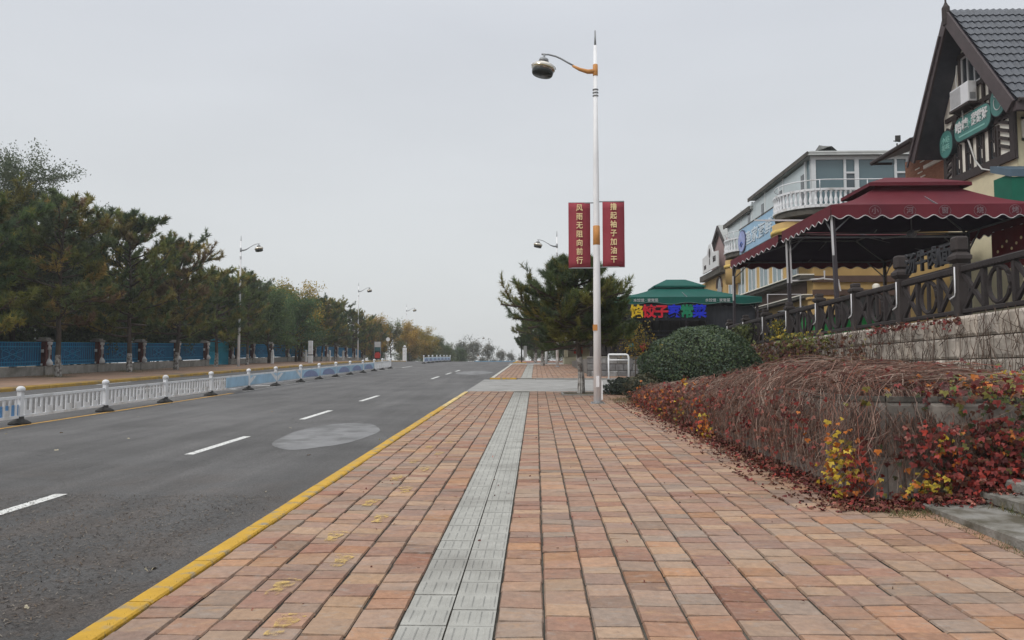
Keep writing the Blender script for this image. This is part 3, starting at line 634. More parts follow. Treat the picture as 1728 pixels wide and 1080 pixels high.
def pine_mesh(seed, h, spread, clear, nbr, per, n_need, L, Wd, brown=.2, asym=None, trunk_r=.15, whorl=True, lean=(0, 0), sub=3, wild=True, rise=1.0, tight=1.0, shoot=.25, tint=1.0):
    """returns (trunk MB lower part, limbs MB, needle polys, colours); base at origin"""
    r = random.Random(seed); g_ = np.random.default_rng(seed)
    tr = []; ax = 0; ay = 0
    for i in range(9):
        t = i/8; tr.append((ax+lean[0]*t, ay+lean[1]*t, t*h*.97)); ax += r.uniform(-.06, .06)*h*.16; ay += r.uniform(-.06, .06)*h*.16
    def at(z):
        t = min(max(z/(h*.97), 0), .9999)*8; i = int(t); return Vector(tr[i]).lerp(Vector(tr[i+1]), t-i)
    tm = MB(); tm.tube(tr, [trunk_r*(1-.8*i/8)*(1.18 if i == 0 else 1) for i in range(9)], 9)
    P = []; D = []; lev = 0; Pc = []
    for k in range(nbr):
        t = ((k+r.random()*.8)/nbr)**.92; z = lerp(clear, h*.97, t)
        az = k*2.39996+r.uniform(-.5, .5); prof = (.72+.5*t if t < .45 else .945*(1-((t-.45)/.62)**1.6))
        Lb = spread*max(prof, .16)*(r.uniform(.5, 1.32) if wild else r.uniform(.7, 1.08))*(1.0 if t < .6 or not wild else r.choice((.75, 1.0, 1.45)))
        if asym: Lb *= asym(az, t)
        o = at(z); up = lerp(-.05, .75*rise, t**1.5)+r.uniform(-.12, .15)
        d = Vector((math.cos(az), math.sin(az), up)).normalized(); pts = []
        cur = Vector(o); st = 5
        for q in range(st+1):
            pts.append(cur.copy()); d = (d+Vector((r.uniform(-.16, .16), r.uniform(-.16, .16), .07*rise+r.uniform(-.08, .1)))).normalized(); cur = cur+d*Lb/st
        tm.tube(pts, [max(.012, .03+.02*Lb*(1-t)*(1-q/st)) for q in range(st+1)], 5)
        ends = [(pts, .38)]
        for q in range(sub+(1 if Lb > spread*.8 else 0)):
            b0 = pts[r.randint(2, 4)]; sd_ = Vector((-d.y, d.x, r.uniform(.0, .5)))*(1 if q % 2 else -1)
            sd_ = (sd_+Vector((d.x, d.y, 0))*.8).normalized(); l2 = Lb*r.uniform(.28, .5)
            p2 = [b0+sd_*l2*u/3+Vector((0, 0, .06*u*u*l2)) for u in range(4)]; tm.tube(p2, [.02, .016, .012, .008], 4, False); ends.append((p2, .25))
        cb = (r.choice(GREENS.tolist()) if r.random() > brown else r.choice(BROWNS.tolist()))
        for pl, start in ends:
            m_ = len(pl)-1
            for q in range(per):
                u = lerp(start, 1.0, (q+r.random()*.6)/per); i = min(int(u*m_), m_-1); p = pl[i].lerp(pl[i+1], u*m_-i)
                dd = (pl[i+1]-pl[i]).normalized()+Vector((r.uniform(-.7, .7), r.uniform(-.7, .7), r.uniform(.1, .9)))
                P.append(p); D.append(dd); c = cb if r.random() < .7 else (r.choice(GREENS.tolist()) if r.random() > brown*.7 else r.choice(BROWNS.tolist()))
                Pc.append(c)
    for q in range(7): P.append(at(h*(.93+.01*q))); D.append(Vector((r.uniform(-.4, .4), r.uniform(-.4, .4), 1))); Pc.append(GREENS[1].tolist())
    P = np.array(P); D = np.array(D)
    V = tufts(P, D, n_need, L, Wd, g_, tight, shoot)
    cc = np.repeat(np.array(Pc)*g_.uniform(.72, 1.35, (len(Pc), 1)), n_need, 0)*g_.uniform(.8, 1.2, (len(V), 1))*tint
    return tm, V, cc, tr
def make_pine(name, label, loc, group, white=1.15, cat="pine tree", **kw):
    h = kw['h']; tm, V, cc, tr = pine_mesh(**kw)
    t = thing(name, label, cat, loc, group); L = Vector(loc)
    tm.v = [tuple(Vector(p)+L) for p in tm.v]; tk = tm.build("trunk", M_bark, t, True)
    if white:
        w = MB(); rr = kw.get('trunk_r', .15); n = 6; 
        pts = []
        for q in range(n+1):
            z = white*q/n-.05*(q == 0); u = min(max(z/(h*.97), 0), .99)*8; i = int(u); pts.append(Vector(tr[i]).lerp(Vector(tr[i+1]), u-i)+L)
        w.tube(pts, [rr*1.03*(1-.8*max(z_, 0)/8)*(1.18-.18*min(1, z_)) for z_ in [8*white*q/n/(h*.97) for q in range(n+1)]], 10, False)
        w.build("whitewashed_base", M_lime, tk, True)
    bulk("crown", V+np.array(loc)[None, None, :], M_needle, t, cc)
    return t
kw = dict(nbr=46, per=5, n_need=40, L=.32, Wd=.055, tight=.72, shoot=.38)
PINES = []
G_KERB = "pines along the far kerb"
protos = [dict(seed=21, h=9.4, spread=2.9, clear=2.3, brown=.30, **kw), dict(seed=5, h=9.2, spread=3.1, clear=2.1, brown=.22, **kw),
          dict(seed=34, h=8.2, spread=2.8, clear=2.0, brown=.38, **kw), dict(seed=58, h=7.4, spread=3.3, clear=1.9, brown=.12, **kw)]
def ordw(k):
    return ORD[k-1]
ORD = ["first", "second", "third", "fourth", "fifth", "sixth", "seventh", "eighth", "ninth", "tenth", "eleventh", "twelfth", "thirteenth", "fourteenth", "fifteenth", "sixteenth", "seventeenth", "eighteenth", "nineteenth", "twentieth"]+["twenty-"+w for w in ("first", "second", "third", "fourth", "fifth", "sixth", "seventh", "eighth", "ninth")]+["thirtieth"]+["thirty-"+w for w in ("first", "second", "third", "fourth", "fifth", "sixth", "seventh", "eighth", "ninth")]
spots = [(-25.9, 33.6, 1, .98), (-25.7, 40.1, 0, 1.02), (-25.8, 47.4, 1, 1.05), (-25.3, 52.6, 2, 1.06), (-25.4, 59.5, 3, .98), (-25.6, 66.5, 0, .84), (-25.2, 88.5, 2, .86), (-25.6, 96, 0, .78), (-25.4, 104.5, 3, .9), (-25.7, 113, 2, .72), (-25.4, 121, 1, .62)]
made = {}
for i, (x, y, k, s) in enumerate(spots):
    lab = "pine with whitewashed trunk, %s from the left along the far kerb" % ORD[i]
    if k not in made: t = make_pine("pine_tree", lab, (x, y, gz(y)), G_KERB, **protos[k]); made[k] = t
    else: t = copy_tree(made[k]); t.location = (x, y, gz(y)); t['label'] = lab; t['group'] = G_KERB
    t.rotation_euler = (0, 0, i*1.9); t.scale = (s, s, s)
for i, (x, y, k, s) in enumerate([(-30.2, 37, 1, 1.12), (-30.6, 43.5, 2, 1.2), (-30.4, 50.5, 0, .9), (-30.8, 56.5, 1, .78), (-30.3, 62.5, 2, .82), (-30.6, 93, 3, .95), (-30.2, 99, 1, .74), (-29.8, 107, 0, .7)]):
    t = copy_tree(made[k]); t.location = (x, y, gz(y)); t['label'] = "pine standing just behind the blue fence, %s from the left in that line" % ORD[i]; t['group'] = "pines behind the blue fence"
    t.rotation_euler = (0, 0, i*2.3+1); t.scale = (s, s, s)
# broad-leaved trees
def leafy_mesh(seed, h, spread, clear, nlimb, twigs, nleaf, size, cols, trunk_r=.17, dens=.42, flat=.75, drop=0.0, spray=False):
    r = random.Random(seed); g_ = np.random.default_rng(seed); tm = MB()
    tr = [(r.uniform(-.12, .12)*i, r.uniform(-.12, .12)*i, h*.62*i/5) for i in range(6)]
    tm.tube(tr, [trunk_r*(1-.6*i/5)*(1.25 if i == 0 else 1) for i in range(6)], 9)
    P = []; cs = []; Dn = []
    for k in range(nlimb):
        t = (k+.5)/nlimb; z = lerp(clear*.8, h*.62, t**.8); u = z/(h*.62)*5; i = min(int(u), 4); o = Vector(tr[i]).lerp(Vector(tr[i+1]), u-i)
        az = k*2.4+r.uniform(-.4, .4); el = lerp(.15, 1.25, t)+r.uniform(-.15, .15); Lb = lerp(spread, h*.42, t)*r.uniform(.75, 1.1)
        d = Vector((math.cos(az)*math.cos(el), math.sin(az)*math.cos(el), math.sin(el))); pts = [o]; cur = o.copy()
        for q in range(5):
            d = (d+Vector((r.uniform(-.2, .2), r.uniform(-.2, .2), r.uniform(-.08, .16)))).normalized(); cur = cur+d*Lb/5; pts.append(cur.copy())
        tm.tube(pts, [trunk_r*.42*(1-.8*q/5) for q in range(6)], 6)
        for q in range(twigs):
            j = r.randint(2, 5); b0 = pts[j]; dd = (d*.6+Vector((r.gauss(0, .6), r.gauss(0, .6), r.gauss(.15, .5)))).normalized(); l2 = Lb*r.uniform(.2, .5)
            e = b0+dd*l2; tm.tube([b0, b0.lerp(e, .5)+Vector((0, 0, .05)), e], [.018, .012, .006], 4, False)
            c = r.choice(cols)
            for w in range(3): P.append(b0.lerp(e, .45+.3*w)); cs.append(c); Dn.append(dd)
    P = np.array(P); m = len(P); c0 = np.repeat(P, nleaf, 0); nrm = np.repeat(np.array(Dn), nleaf, 0)
    N = len(c0); cen = c0+g_.normal(0, dens, (N, 3))*np.array([1, 1, flat])
    if spray: cen += nrm*g_.uniform(-.3, .7, (N, 1))
    a = unit(g_.normal(0, 1, (N, 3))+(nrm*1.2 if spray else 0)); b = unit(np.cross(a, g_.normal(0, 1, (N, 3))+np.array([0, 0, 1.0]))); sz = size*g_.uniform(.6, 1.3, (N, 1))
    V = np.stack([cen-a*sz, cen+b*sz*.45, cen+a*sz, cen-b*sz*.45], 1)
    cc = np.repeat(np.array(cs), nleaf, 0)*g_.uniform(.7, 1.35, (N, 1))
    return tm, V, cc
def make_leafy(name, label, loc, group, cat="tree", m=None, white=0, **kw):
    tm, V, cc = leafy_mesh(**kw); t = thing(name, label, cat, loc, group); L = Vector(loc)
    tm.v = [tuple(Vector(p)+L) for p in tm.v]; tm.build("trunk", M_bark, t, True)
    bulk("crown", V+np.array(loc)[None, None, :], m or M_leaf, t, cc)
    return t
GRN = [(.115, .155, .065), (.095, .135, .06), (.135, .165, .066), (.105, .14, .072)]
OLV = [(.15, .15, .06), (.11, .125, .058), (.18, .155, .062), (.13, .125, .06)]
YEL = [(.34, .27, .045), (.27, .23, .045), (.40, .30, .045), (.18, .17, .05), (.30, .24, .04)]
DRK = [(.075, .105, .062), (.085, .115, .066), (.095, .115, .072)]
GB = "trees behind the blue fence"
make_leafy("broadleaf_tree", "tallest grey-green feathery tree at the left edge, rising over the pines behind the fence", (-31.0, 42.6, gz(42)), GB, seed=9, h=12.2, spread=3.9, clear=4, nlimb=30, twigs=12, nleaf=64, size=.075, cols=[(.11, .135, .085), (.13, .15, .095), (.095, .12, .085)], dens=.24, flat=.55, spray=True)
proto_l = {'g': dict(seed=31, h=8.4, spread=3.7, clear=1.9, nlimb=20, twigs=9, nleaf=24, size=.13, cols=[(.09, .15, .06), (.075, .125, .055), (.11, .165, .06), (.085, .13, .064)], dens=.42),
           'o': dict(seed=3, h=8.2, spread=3.6, clear=1.6, nlimb=18, twigs=8, nleaf=20, size=.15, cols=OLV+GRN, dens=.42),
           'y': dict(seed=12, h=8.0, spread=3.3, clear=1.4, nlimb=20, twigs=9, nleaf=30, size=.15, cols=YEL, dens=.42),
           'd': dict(seed=15, h=8.6, spread=4.0, clear=.9, nlimb=20, twigs=9, nleaf=22, size=.17, cols=DRK+GRN, dens=.5)}
names_l = {'g': ("roadside_tree", "round-crowned fresh green tree"), 'o': ("broadleaf_tree", "olive green leafy tree"), 'y': ("broadleaf_tree", "yellowing autumn tree"), 'd': ("dense_tree", "dense dark green tree")}
bspots = [(-26.3, 74, 'g', .86), (-26, 81.5, 'g', .8), (-27.4, 87, 'y', .98), (-28.5, 95, 'y', .86), (-28, 70, 'g', .9), (-33, 36.5, 'd', 1.06), (-36, 45, 'd', 1.1), (-32.3, 49.5, 'd', 1.0), (-35, 55.5, 'd', .88), (-32, 60.5, 'd', .78), (-33.5, 67.5, 'd', .8), (-31.5, 74, 'o', .92), (-32.5, 80.5, 'd', .88), (-31.2, 87.5, 'y', .95), (-32.2, 95, 'o', .86), (-31.5, 102, 'd', .8), (-30.6, 109.5, 'o', .76), (-30.5, 116, 'd', .74), (-26.5, 122, 'y', .8), (-25, 130, 'o', .78), (-23, 137, 'y', .8), (-21, 143, 'y', .72), (-19.3, 150, 'o', .62), (-37, 40, 'd', 1.15), (-38, 62, 'd', .85), (-37, 78, 'd', .8)]+[(-30.6-1.1*(k % 2), 38+5.6*k, 'd', .5+.06*(k % 3)) for k in range(13)]+[(-36, 90, 'd', .9), (-35, 104, 'd', .85), (-22.5, 155, 'd', .5), (-19.5, 158, 'd', .5), (-16.5, 162, 'd', .45), (-26, 148, 'd', .55), (-29, 135, 'd', .6), (-24, 146, 'd', .42), (-20.5, 149, 'd', .4), (-27.5, 128, 'd', .45), (-30, 124, 'd', .5), (-18, 156, 'd', .4)]
madel = {}; cnt = {}
for i, (x, y, k, s) in enumerate(bspots):
    nm, base = names_l[k]; cnt[k] = cnt.get(k, 0)+1
    lab = "%s behind the blue fence, %s of its kind up the road" % (base, ORD[cnt[k]-1])
    if k not in madel: t = make_leafy(nm, lab, (x, y, gz(y)), GB, **proto_l[k]); madel[k] = t
    else: t = copy_tree(madel[k]); t.location = (x, y, gz(y)-(.5 if y > 125 and k == 'd' else 0)); t['label'] = lab
    t.rotation_euler = (0, 0, i*1.3); t.scale = (s, s, s)
# sparse trees where the road goes over the crest
sp = dict(seed=44, h=6.4, spread=2.2, clear=1.0, nlimb=13, twigs=6, nleaf=13, size=.16, cols=[(.11, .115, .085), (.095, .105, .08), (.14, .13, .085)], dens=.4, trunk_r=.1)
GC = "thin trees beyond the crest"
fs0 = None
for i, (x, y, s, lab) in enumerate([(-14.5, 178, .98, "thin dark tree beyond the end of the short median fence"), (-18, 186, 1.05, "bushy dark tree touching the short median fence's far end"), (-11.8, 184, .92, "thin grey-green tree at the middle of the road's vanishing point"), (-8.8, 190, .74, "low thin tree left of the farthest lamp's foot on the crest"), (-6.3, 186, .6, "smallest thin tree right where the road drops from view"), (-21.5, 190, .85, "thin tree just right of the last yellowing tree"), (-3.8, 196, .55, "low tree against the sky beside the right pavement")]):
    if fs0 is None: t = fs0 = make_leafy("sparse_tree", lab, (x, y, gz(y)), GC, **sp)
    else: t = copy_tree(fs0); t.location = (x, y, gz(y)); t['label'] = lab
    t.rotation_euler = (0, 0, i*2.1); t.scale = (s, s, s)
ff = thing("site_fence", "low blue fence crossing beyond the crest of the road", "fence", (-9, 172, gz(172))); z = gz(172)
m = MB()
for k in range(8): m.bbox(-14+k*1.6, -12.5+k*1.6, 171.95, 172.05, z-.3, z+1.15, .02)
m.build("sheet_panels", M_bfence, ff)
# pine standing in the near pavement
def asym(az, t):
    left = max(0, -math.cos(az)); right = max(0, math.cos(az))
    return 1+left*.16*(.25 < t < .6)-left*.2*(t > .62)-right*.16*(t > .3)
make_pine("pine_tree", "young pine with mottled pale trunk in the brick pavement behind the bannered lamp", (1.50, 25.6, gz(25.6)), None, white=1.25,
          seed=77, h=4.55, spread=2.25, clear=1.6, nbr=66, per=8, n_need=42, wild=False, rise=.25, tight=.72, tint=.82, L=.2, Wd=.019, brown=.02, asym=asym, trunk_r=.115, lean=(-.12, .1))
tp = MB(); x, y = 1.5, 25.6
for a, b in (((x-.62, y-.62), (x+.62, y-.62)), ((x+.62, y-.62), (x+.62, y+.62)), ((x+.62, y+.62), (x-.62, y+.62)), ((x-.62, y+.62), (x-.62, y-.62))): tp.bar((*a, gz(a[1])+.012), (*b, gz(b[1])+.012), .07, .06)
struct(tp.build("tree_pit_edge", M_kerb)); sp_ = MB(); sp_.quad((x-.58, y-.58, gz(y)+.02), (x+.58, y-.58, gz(y)+.02), (x+.58, y+.58, gz(y)+.05), (x-.58, y+.58, gz(y)+.05)); struct(sp_.build("tree_pit_soil", M_soil))
# pines and shrubs further along the right pavement
GR = "dark trees behind the pavement pine"
rk = dict(nbr=40, per=5, n_need=38, L=.28, Wd=.04, tight=.75, shoot=.3, tint=.72)
rp0 = make_pine("pine_tree", "dark low pine beside the second lamp on the right pavement", (.55, 64, gz(64)), GR, white=1.0, seed=91, h=5.2, spread=2.3, clear=1.2, brown=.06, **rk)
for x, y, s, lab in ((3.1, 57, 1.0, "dark pine right behind the pavement pine's trunk"), (4.6, 50, .92, "dark pine between the pavement pine and the green pavilion"), (-.1, 78, .98, "dark pine farther up the right pavement, left of the second lamp"), (2.6, 90, 1.05, "far dark pine above the second lamp's foot"), (5.2, 66, 1.1, "dark pine above the beige gatehouse"), (-.5, 100, .95, "farthest dark pine on the right pavement")):
    t = copy_tree(rp0); t.location = (x, y, gz(y)); t['label'] = lab; t.scale = (s, s, s); t.rotation_euler = (0, 0, x*3+y)

for x, y, s, lab in ((1.2, 84, .34, "low dark thicket behind the white bollards"), (3.0, 82, .36, "low dark thicket left of the beige gatehouse, behind the second lamp"), (-.4, 96, .36, "low dark thicket behind the slim camera post")):
    t = copy_tree(madel['d']); t.location = (x, y, gz(y)-.25); t['label'] = lab; t['group'] = "thickets on the right pavement"; t.scale = (s*.9, s*.9, s); t.rotation_euler = (0, 0, x)
# ================================================================ TERRACE, WALLS, STEPS
M_block = mat("granite_block", attr=True, rough=.85, var=.28, scale=5, bump=1.0, bscale=11, detail=6, spec=.2, dirt=((.11, .10, .085), 1.1, .52, .8))
M_dkconc = mat("dark_brown_concrete", srgb(52, 47, 47), .8, .18, 5, .2, 40, spec=.25)
M_slab = mat("grey_step_stone", (.25, .24, .22), .85, .3, 3.5, .7, 30, dirt=((.08, .07, .05), 3.2, .40, .66))
GRC = [(.44, .39, .34), (.48, .43, .375), (.40, .355, .31), (.46, .40, .34), (.38, .34, .30)]
PLC = [(.175, .155, .14), (.19, .17, .15), (.16, .145, .13), (.18, .155, .138)]
M_cop = mat("dark_coping", (.13, .12, .105), .9, .3, 4, .5, 30, dirt=((.05, .045, .04), 3, .45, .7))
def ramp(mb, f):
    mb.v = [(x, y, z+f(x, y, z)) for x, y, z in mb.v]; return mb
WTOP = lambda y: .09-.0115*(min(max(y, 8), 34)-12)
def block_wall(name, label, cat, p0, p1, z0, z1, thick, course, seed, side=1, blen=(.42, .75), cap=None, capcol=None, parent_loc=None, taperz=None, cols=GRC, joint=.009, warp=None):
    """rough blocks laid in courses along p0->p1; the outward face is on the left hand if side=1"""
    r = random.Random(seed); p0 = Vector((p0[0], p0[1], 0)); p1 = Vector((p1[0], p1[1], 0)); d = (p1-p0); Ln = d.length; d.normalize(); n = Vector((-d.y, d.x, 0))*side
    t = thing(name, label, cat, (p0.x, p0.y, z0))
    core = MB(); a, b = p0-n*.03, p1-n*.03; core.prism([(a.x, a.y, z0-.3), (b.x, b.y, z0-.3), (b.x, b.y, z1-.01), (a.x, a.y, z1-.01)], tuple(-n*thick)); ramp(core, warp) if warp else 0; core.build("mortar_core", M_mortar, t)
    mb = MB(); nc = max(1, round((z1-z0)/course)); ch = (z1-z0)/nc
    for i in range(nc):
        s = -r.random()*.4
        while s < Ln:
            e = s+r.uniform(*blen); sa, sb = max(s, 0)+joint, min(e, Ln)-joint; s = e
            if sb-sa < .08: continue
            za, zb = z0+i*ch+joint, z0+(i+1)*ch-joint; out = r.uniform(.0, .025); bv = r.uniform(.025, .06)
            q = lambda ss, zz, o: tuple(p0+d*ss+n*o+Vector((0, 0, zz)))
            A = [q(sa, za, -.03), q(sb, za, -.03), q(sb, zb, -.03), q(sa, zb, -.03)]
            M_ = [q(sa, za, 0), q(sb, za, 0), q(sb, zb, 0), q(sa, zb, 0)]
            T = [q(sa+bv, za+bv, out+.012), q(sb-bv, za+bv, out+.012), q(sb-bv, zb-bv, out+.012), q(sa+bv, zb-bv, out+.012)]
            kk = r.uniform(.86, 1.1); c = [k*kk for k in r.choice(cols)]
            fs = []
            for k in range(4):
                w = (k+1) % 4; fs += [(k, w, 4+w, 4+k), (4+k, 4+w, 8+w, 8+k)]
            fs.append((8, 9, 10, 11)); mb.add(A+M_+T, fs, c)
    if warp: ramp(mb, warp)
    mb.build("stone_blocks", M_block, t)
    if cap:
        c = MB(); s = 0
        while s < Ln:
            e = min(s+r.uniform(.8, 1.2), Ln); a = p0+d*(s+.004)+n*cap[1]; b = p0+d*(e-.004)+n*cap[1]
            c.prism([(a.x, a.y, z1), (b.x, b.y, z1), (b.x, b.y, z1+cap[0]), (a.x, a.y, z1+cap[0])], tuple(-n*(thick+cap[1]*2))); s = e
        if warp: ramp(c, warp)
        c.build("coping", capcol or M_gran, t)
    return t
TZ = 2.48
struct(MB().box(8.0, 32, 7.0, 36.0, -.3, TZ-.14).build("terrace_ground", mat("terrace_paving", (.16, .15, .14), .85, .2, 3)))
struct(MB().box(2.95, 32, 41.45, 63, .2, 2.06).build("upper_terrace_ground", MATS["terrace_paving"]))
block_wall("retaining_wall", "tall granite block retaining wall with bare creeper stems under the dark terrace railing", "wall", (7.72, 8.6), (7.72, 34.5), .95, 2.46, .26, .375, 5, side=1, warp=lambda x, y, z: WTOP(y)*max(0, z-.95)/1.5)
block_wall("retaining_wall", "end face of the granite retaining wall hidden behind the clipped round bush", "wall", (7.72, 34.5), (13, 34.5), .95, 2.46, .26, .375, 6, side=1)
block_wall("stone_wall", "low grey stone wall across the driveway, below the green pavilion's railing", "wall", (9.5, 41.2), (2.75, 41.2), gz(41)-.05, 2.1, .25, .34, 8, side=1, cap=(.06, .05), cols=[(.22, .22, .22), (.26, .26, .26), (.20, .20, .205)])
# planter in front: side along the pavement and front face by the steps
PX0 = lambda y: 3.36-.022*(y-8)
PDROP = lambda y: -.042*max(0, y-12)
PZ = 1.24
block_wall("planter_wall", "low stone planter wall beside the pavement, buried under dry hanging creeper", "wall", (PX0(8.25), 8.25), (PX0(21.6), 21.6), .15, PZ, .22, .36, 9, side=1, cap=(.05, .02), capcol=M_cop, cols=PLC, joint=.004, warp=lambda x, y, z: PDROP(y)*max(0, z-.15)/1.09)
block_wall("planter_wall", "planter wall front face by the stone steps, hung with red and yellow leaves", "wall", (8.0, 8.02), (3.62, 8.02), .1, PZ, .22, .57, 10, blen=(1.0, 1.7), side=1, cap=(.05, .02), capcol=M_cop, cols=PLC, joint=.004)
block_wall("planter_wall", "short slanting corner piece of the low planter wall between pavement and steps", "wall", (3.62, 8.02), (PX0(8.25), 8.25), .1, PZ, .2, .57, 12, blen=(.6, 1.0), side=1, cap=(.05, .02), capcol=M_cop, cols=PLC, joint=.003)
bd = MB(); bd.add([(PX0(8.25)+.1, 8.3, PZ-.05), (7.8, 8.15, PZ), (7.8, 12, PZ), (PX0(12)+.1, 12, PZ-.05), (PX0(21.6)+.1, 21.6, PZ-.46), (7.8, 21.6, PZ-.2)], [(0, 1, 2, 3), (3, 2, 5, 4)])
bd.add([(PX0(21.6), 21.6, PZ-.46), (7.8, 21.6, PZ-.2), (7.8, 26.5, gz(26)+.5), (3.4, 26.5, gz(26)+.05)], [(0, 1, 2, 3)])
struct(bd.build("planter_soil", M_soil))
st = thing("stone_steps", "broad grey stone steps climbing to the right from the pavement, weeds in the joints", "steps", (3.8, 7.0, .2))
for k in range(13):
    x = (3.80, 4.42, 4.66, 4.88)[k] if k < 4 else 4.88+.33*(k-3); zt = .255+.112*k; ye = 7.98; w = .75 if k == 0 else .5
    MB().bbox(x, x+w, 2.0, ye, zt-.11, zt, .012).build("step", M_slab, st)
    if k: MB().box(x+.04, x+.5, 2.0, ye, -.2, zt-.112).build("riser", M_dkconc, st)
# ================================================================ TERRACE RAILING
fr = thing("terrace_railing", "dark brown ornamental railing with crosses and rings along the top of the retaining wall", "railing", (8.0, 14.5, TZ))
M_dkpost = mat("dark_brown_post", srgb(58, 52, 51), .75, .2, 5, .25, 40)
FZ = lambda x, y, z: WTOP(y)+(z-TZ)*.09
FPY = [9.7, 12.1, 14.5, 16.82, 19.2, 21.65, 24.2, 26.7, 29.2, 31.6]
for i, y in enumerate(FPY):
    tall = y < 18; m = MB(); m.bbox(7.90, 8.10, y-.10, y+.10, TZ-.05, TZ+(.92 if tall else .86), .015); ramp(m, FZ); po = m.build("post", M_dkpost, fr)
    c = MB()
    if tall:
        c.lathe([(.12, .92), (.215, .99), (.215, 1.05), (.11, 1.13)], (8.0, y, TZ), 4, tilt=Matrix.Rotation(R(45), 3, 'Z')); c.bbox(7.88, 8.12, y-.12, y+.12, TZ+1.13, TZ+1.39, .03)
    else:
        c.lathe([(.12, .86), (.2, .92), (.2, .97), (.1, 1.02)], (8.0, y, TZ), 4, tilt=Matrix.Rotation(R(45), 3, 'Z')); c.bbox(7.90, 8.10, y-.1, y+.1, TZ+1.0, TZ+1.1, .02)
    ramp(c, FZ); c.build("post_cap", M_dkpost, po)
    q = MB(); q.tube([(7.88, y-.03, TZ+.86), (7.88, y-.03, TZ+.42), (7.87, y-.02, TZ+.36), (7.86, y+.05, TZ+.33), (7.86, y+.13, TZ+.31)], .013, 6); ramp(q, FZ); q.build("conduit", M_lampw, po, True)
for i in range(len(FPY)-1):
    a, b = FPY[i]+.1, FPY[i+1]-.1; m = MB()
    m.bbox(7.94, 8.06, a, b, TZ+.75, TZ+.87, .02); m.bbox(7.95, 8.05, a, b, TZ+.04, TZ+.12, .015)
    seg = [a, lerp(a, b, .30), lerp(a, b, .70), b]
    for y in seg[1:3]: m.bbox(7.955, 8.045, y-.045, y+.045, TZ+.12, TZ+.75, .01)
    for p, q in ((seg[0], seg[1]), (seg[2], seg[3])):
        m.bar((8.0, p, TZ+.12), (8.0, q, TZ+.75), .06, .07); m.bar((8.003, p, TZ+.75), (8.003, q, TZ+.12), .06, .07)
    c = (a+b)/2; rr = .29
    m.tube([(8.0, c+rr*1.05*math.cos(t*math.pi/10), TZ+.435+rr*math.sin(t*math.pi/10)) for t in range(21)], .04, 6, False)
    m.bbox(7.97, 8.03, c-.035, c+.035, TZ+.12, TZ+.75, .008)
    for t_ in range(int((b-a)/.09)):
        y = a+.05+t_*.09; m.box(7.932, 7.942, y-.02, y+.02, TZ+.765, TZ+.795)
    ramp(m, FZ); m.build("panel", M_dkconc, fr)
# raised letters standing on the railing
sg = thing("letter_sign", "raised dark noodle-shop lettering standing on the railing between two capped posts", "sign", (8.0, 15.6, TZ+.87))
MB().bar((8.0, 14.62, TZ+1.03), (8.0, 16.7, TZ+1.0), .03).build("rail", M_dkconc, sg)
text("lettering", "汤牛肉面", mat("black_letters", (.02, .02, .024), .5, .2, 6), sg, (7.98, 15.62, TZ+1.28), (0, -1, 0), (0, 0, 1), .46, .03, .02, spacing=1.02)
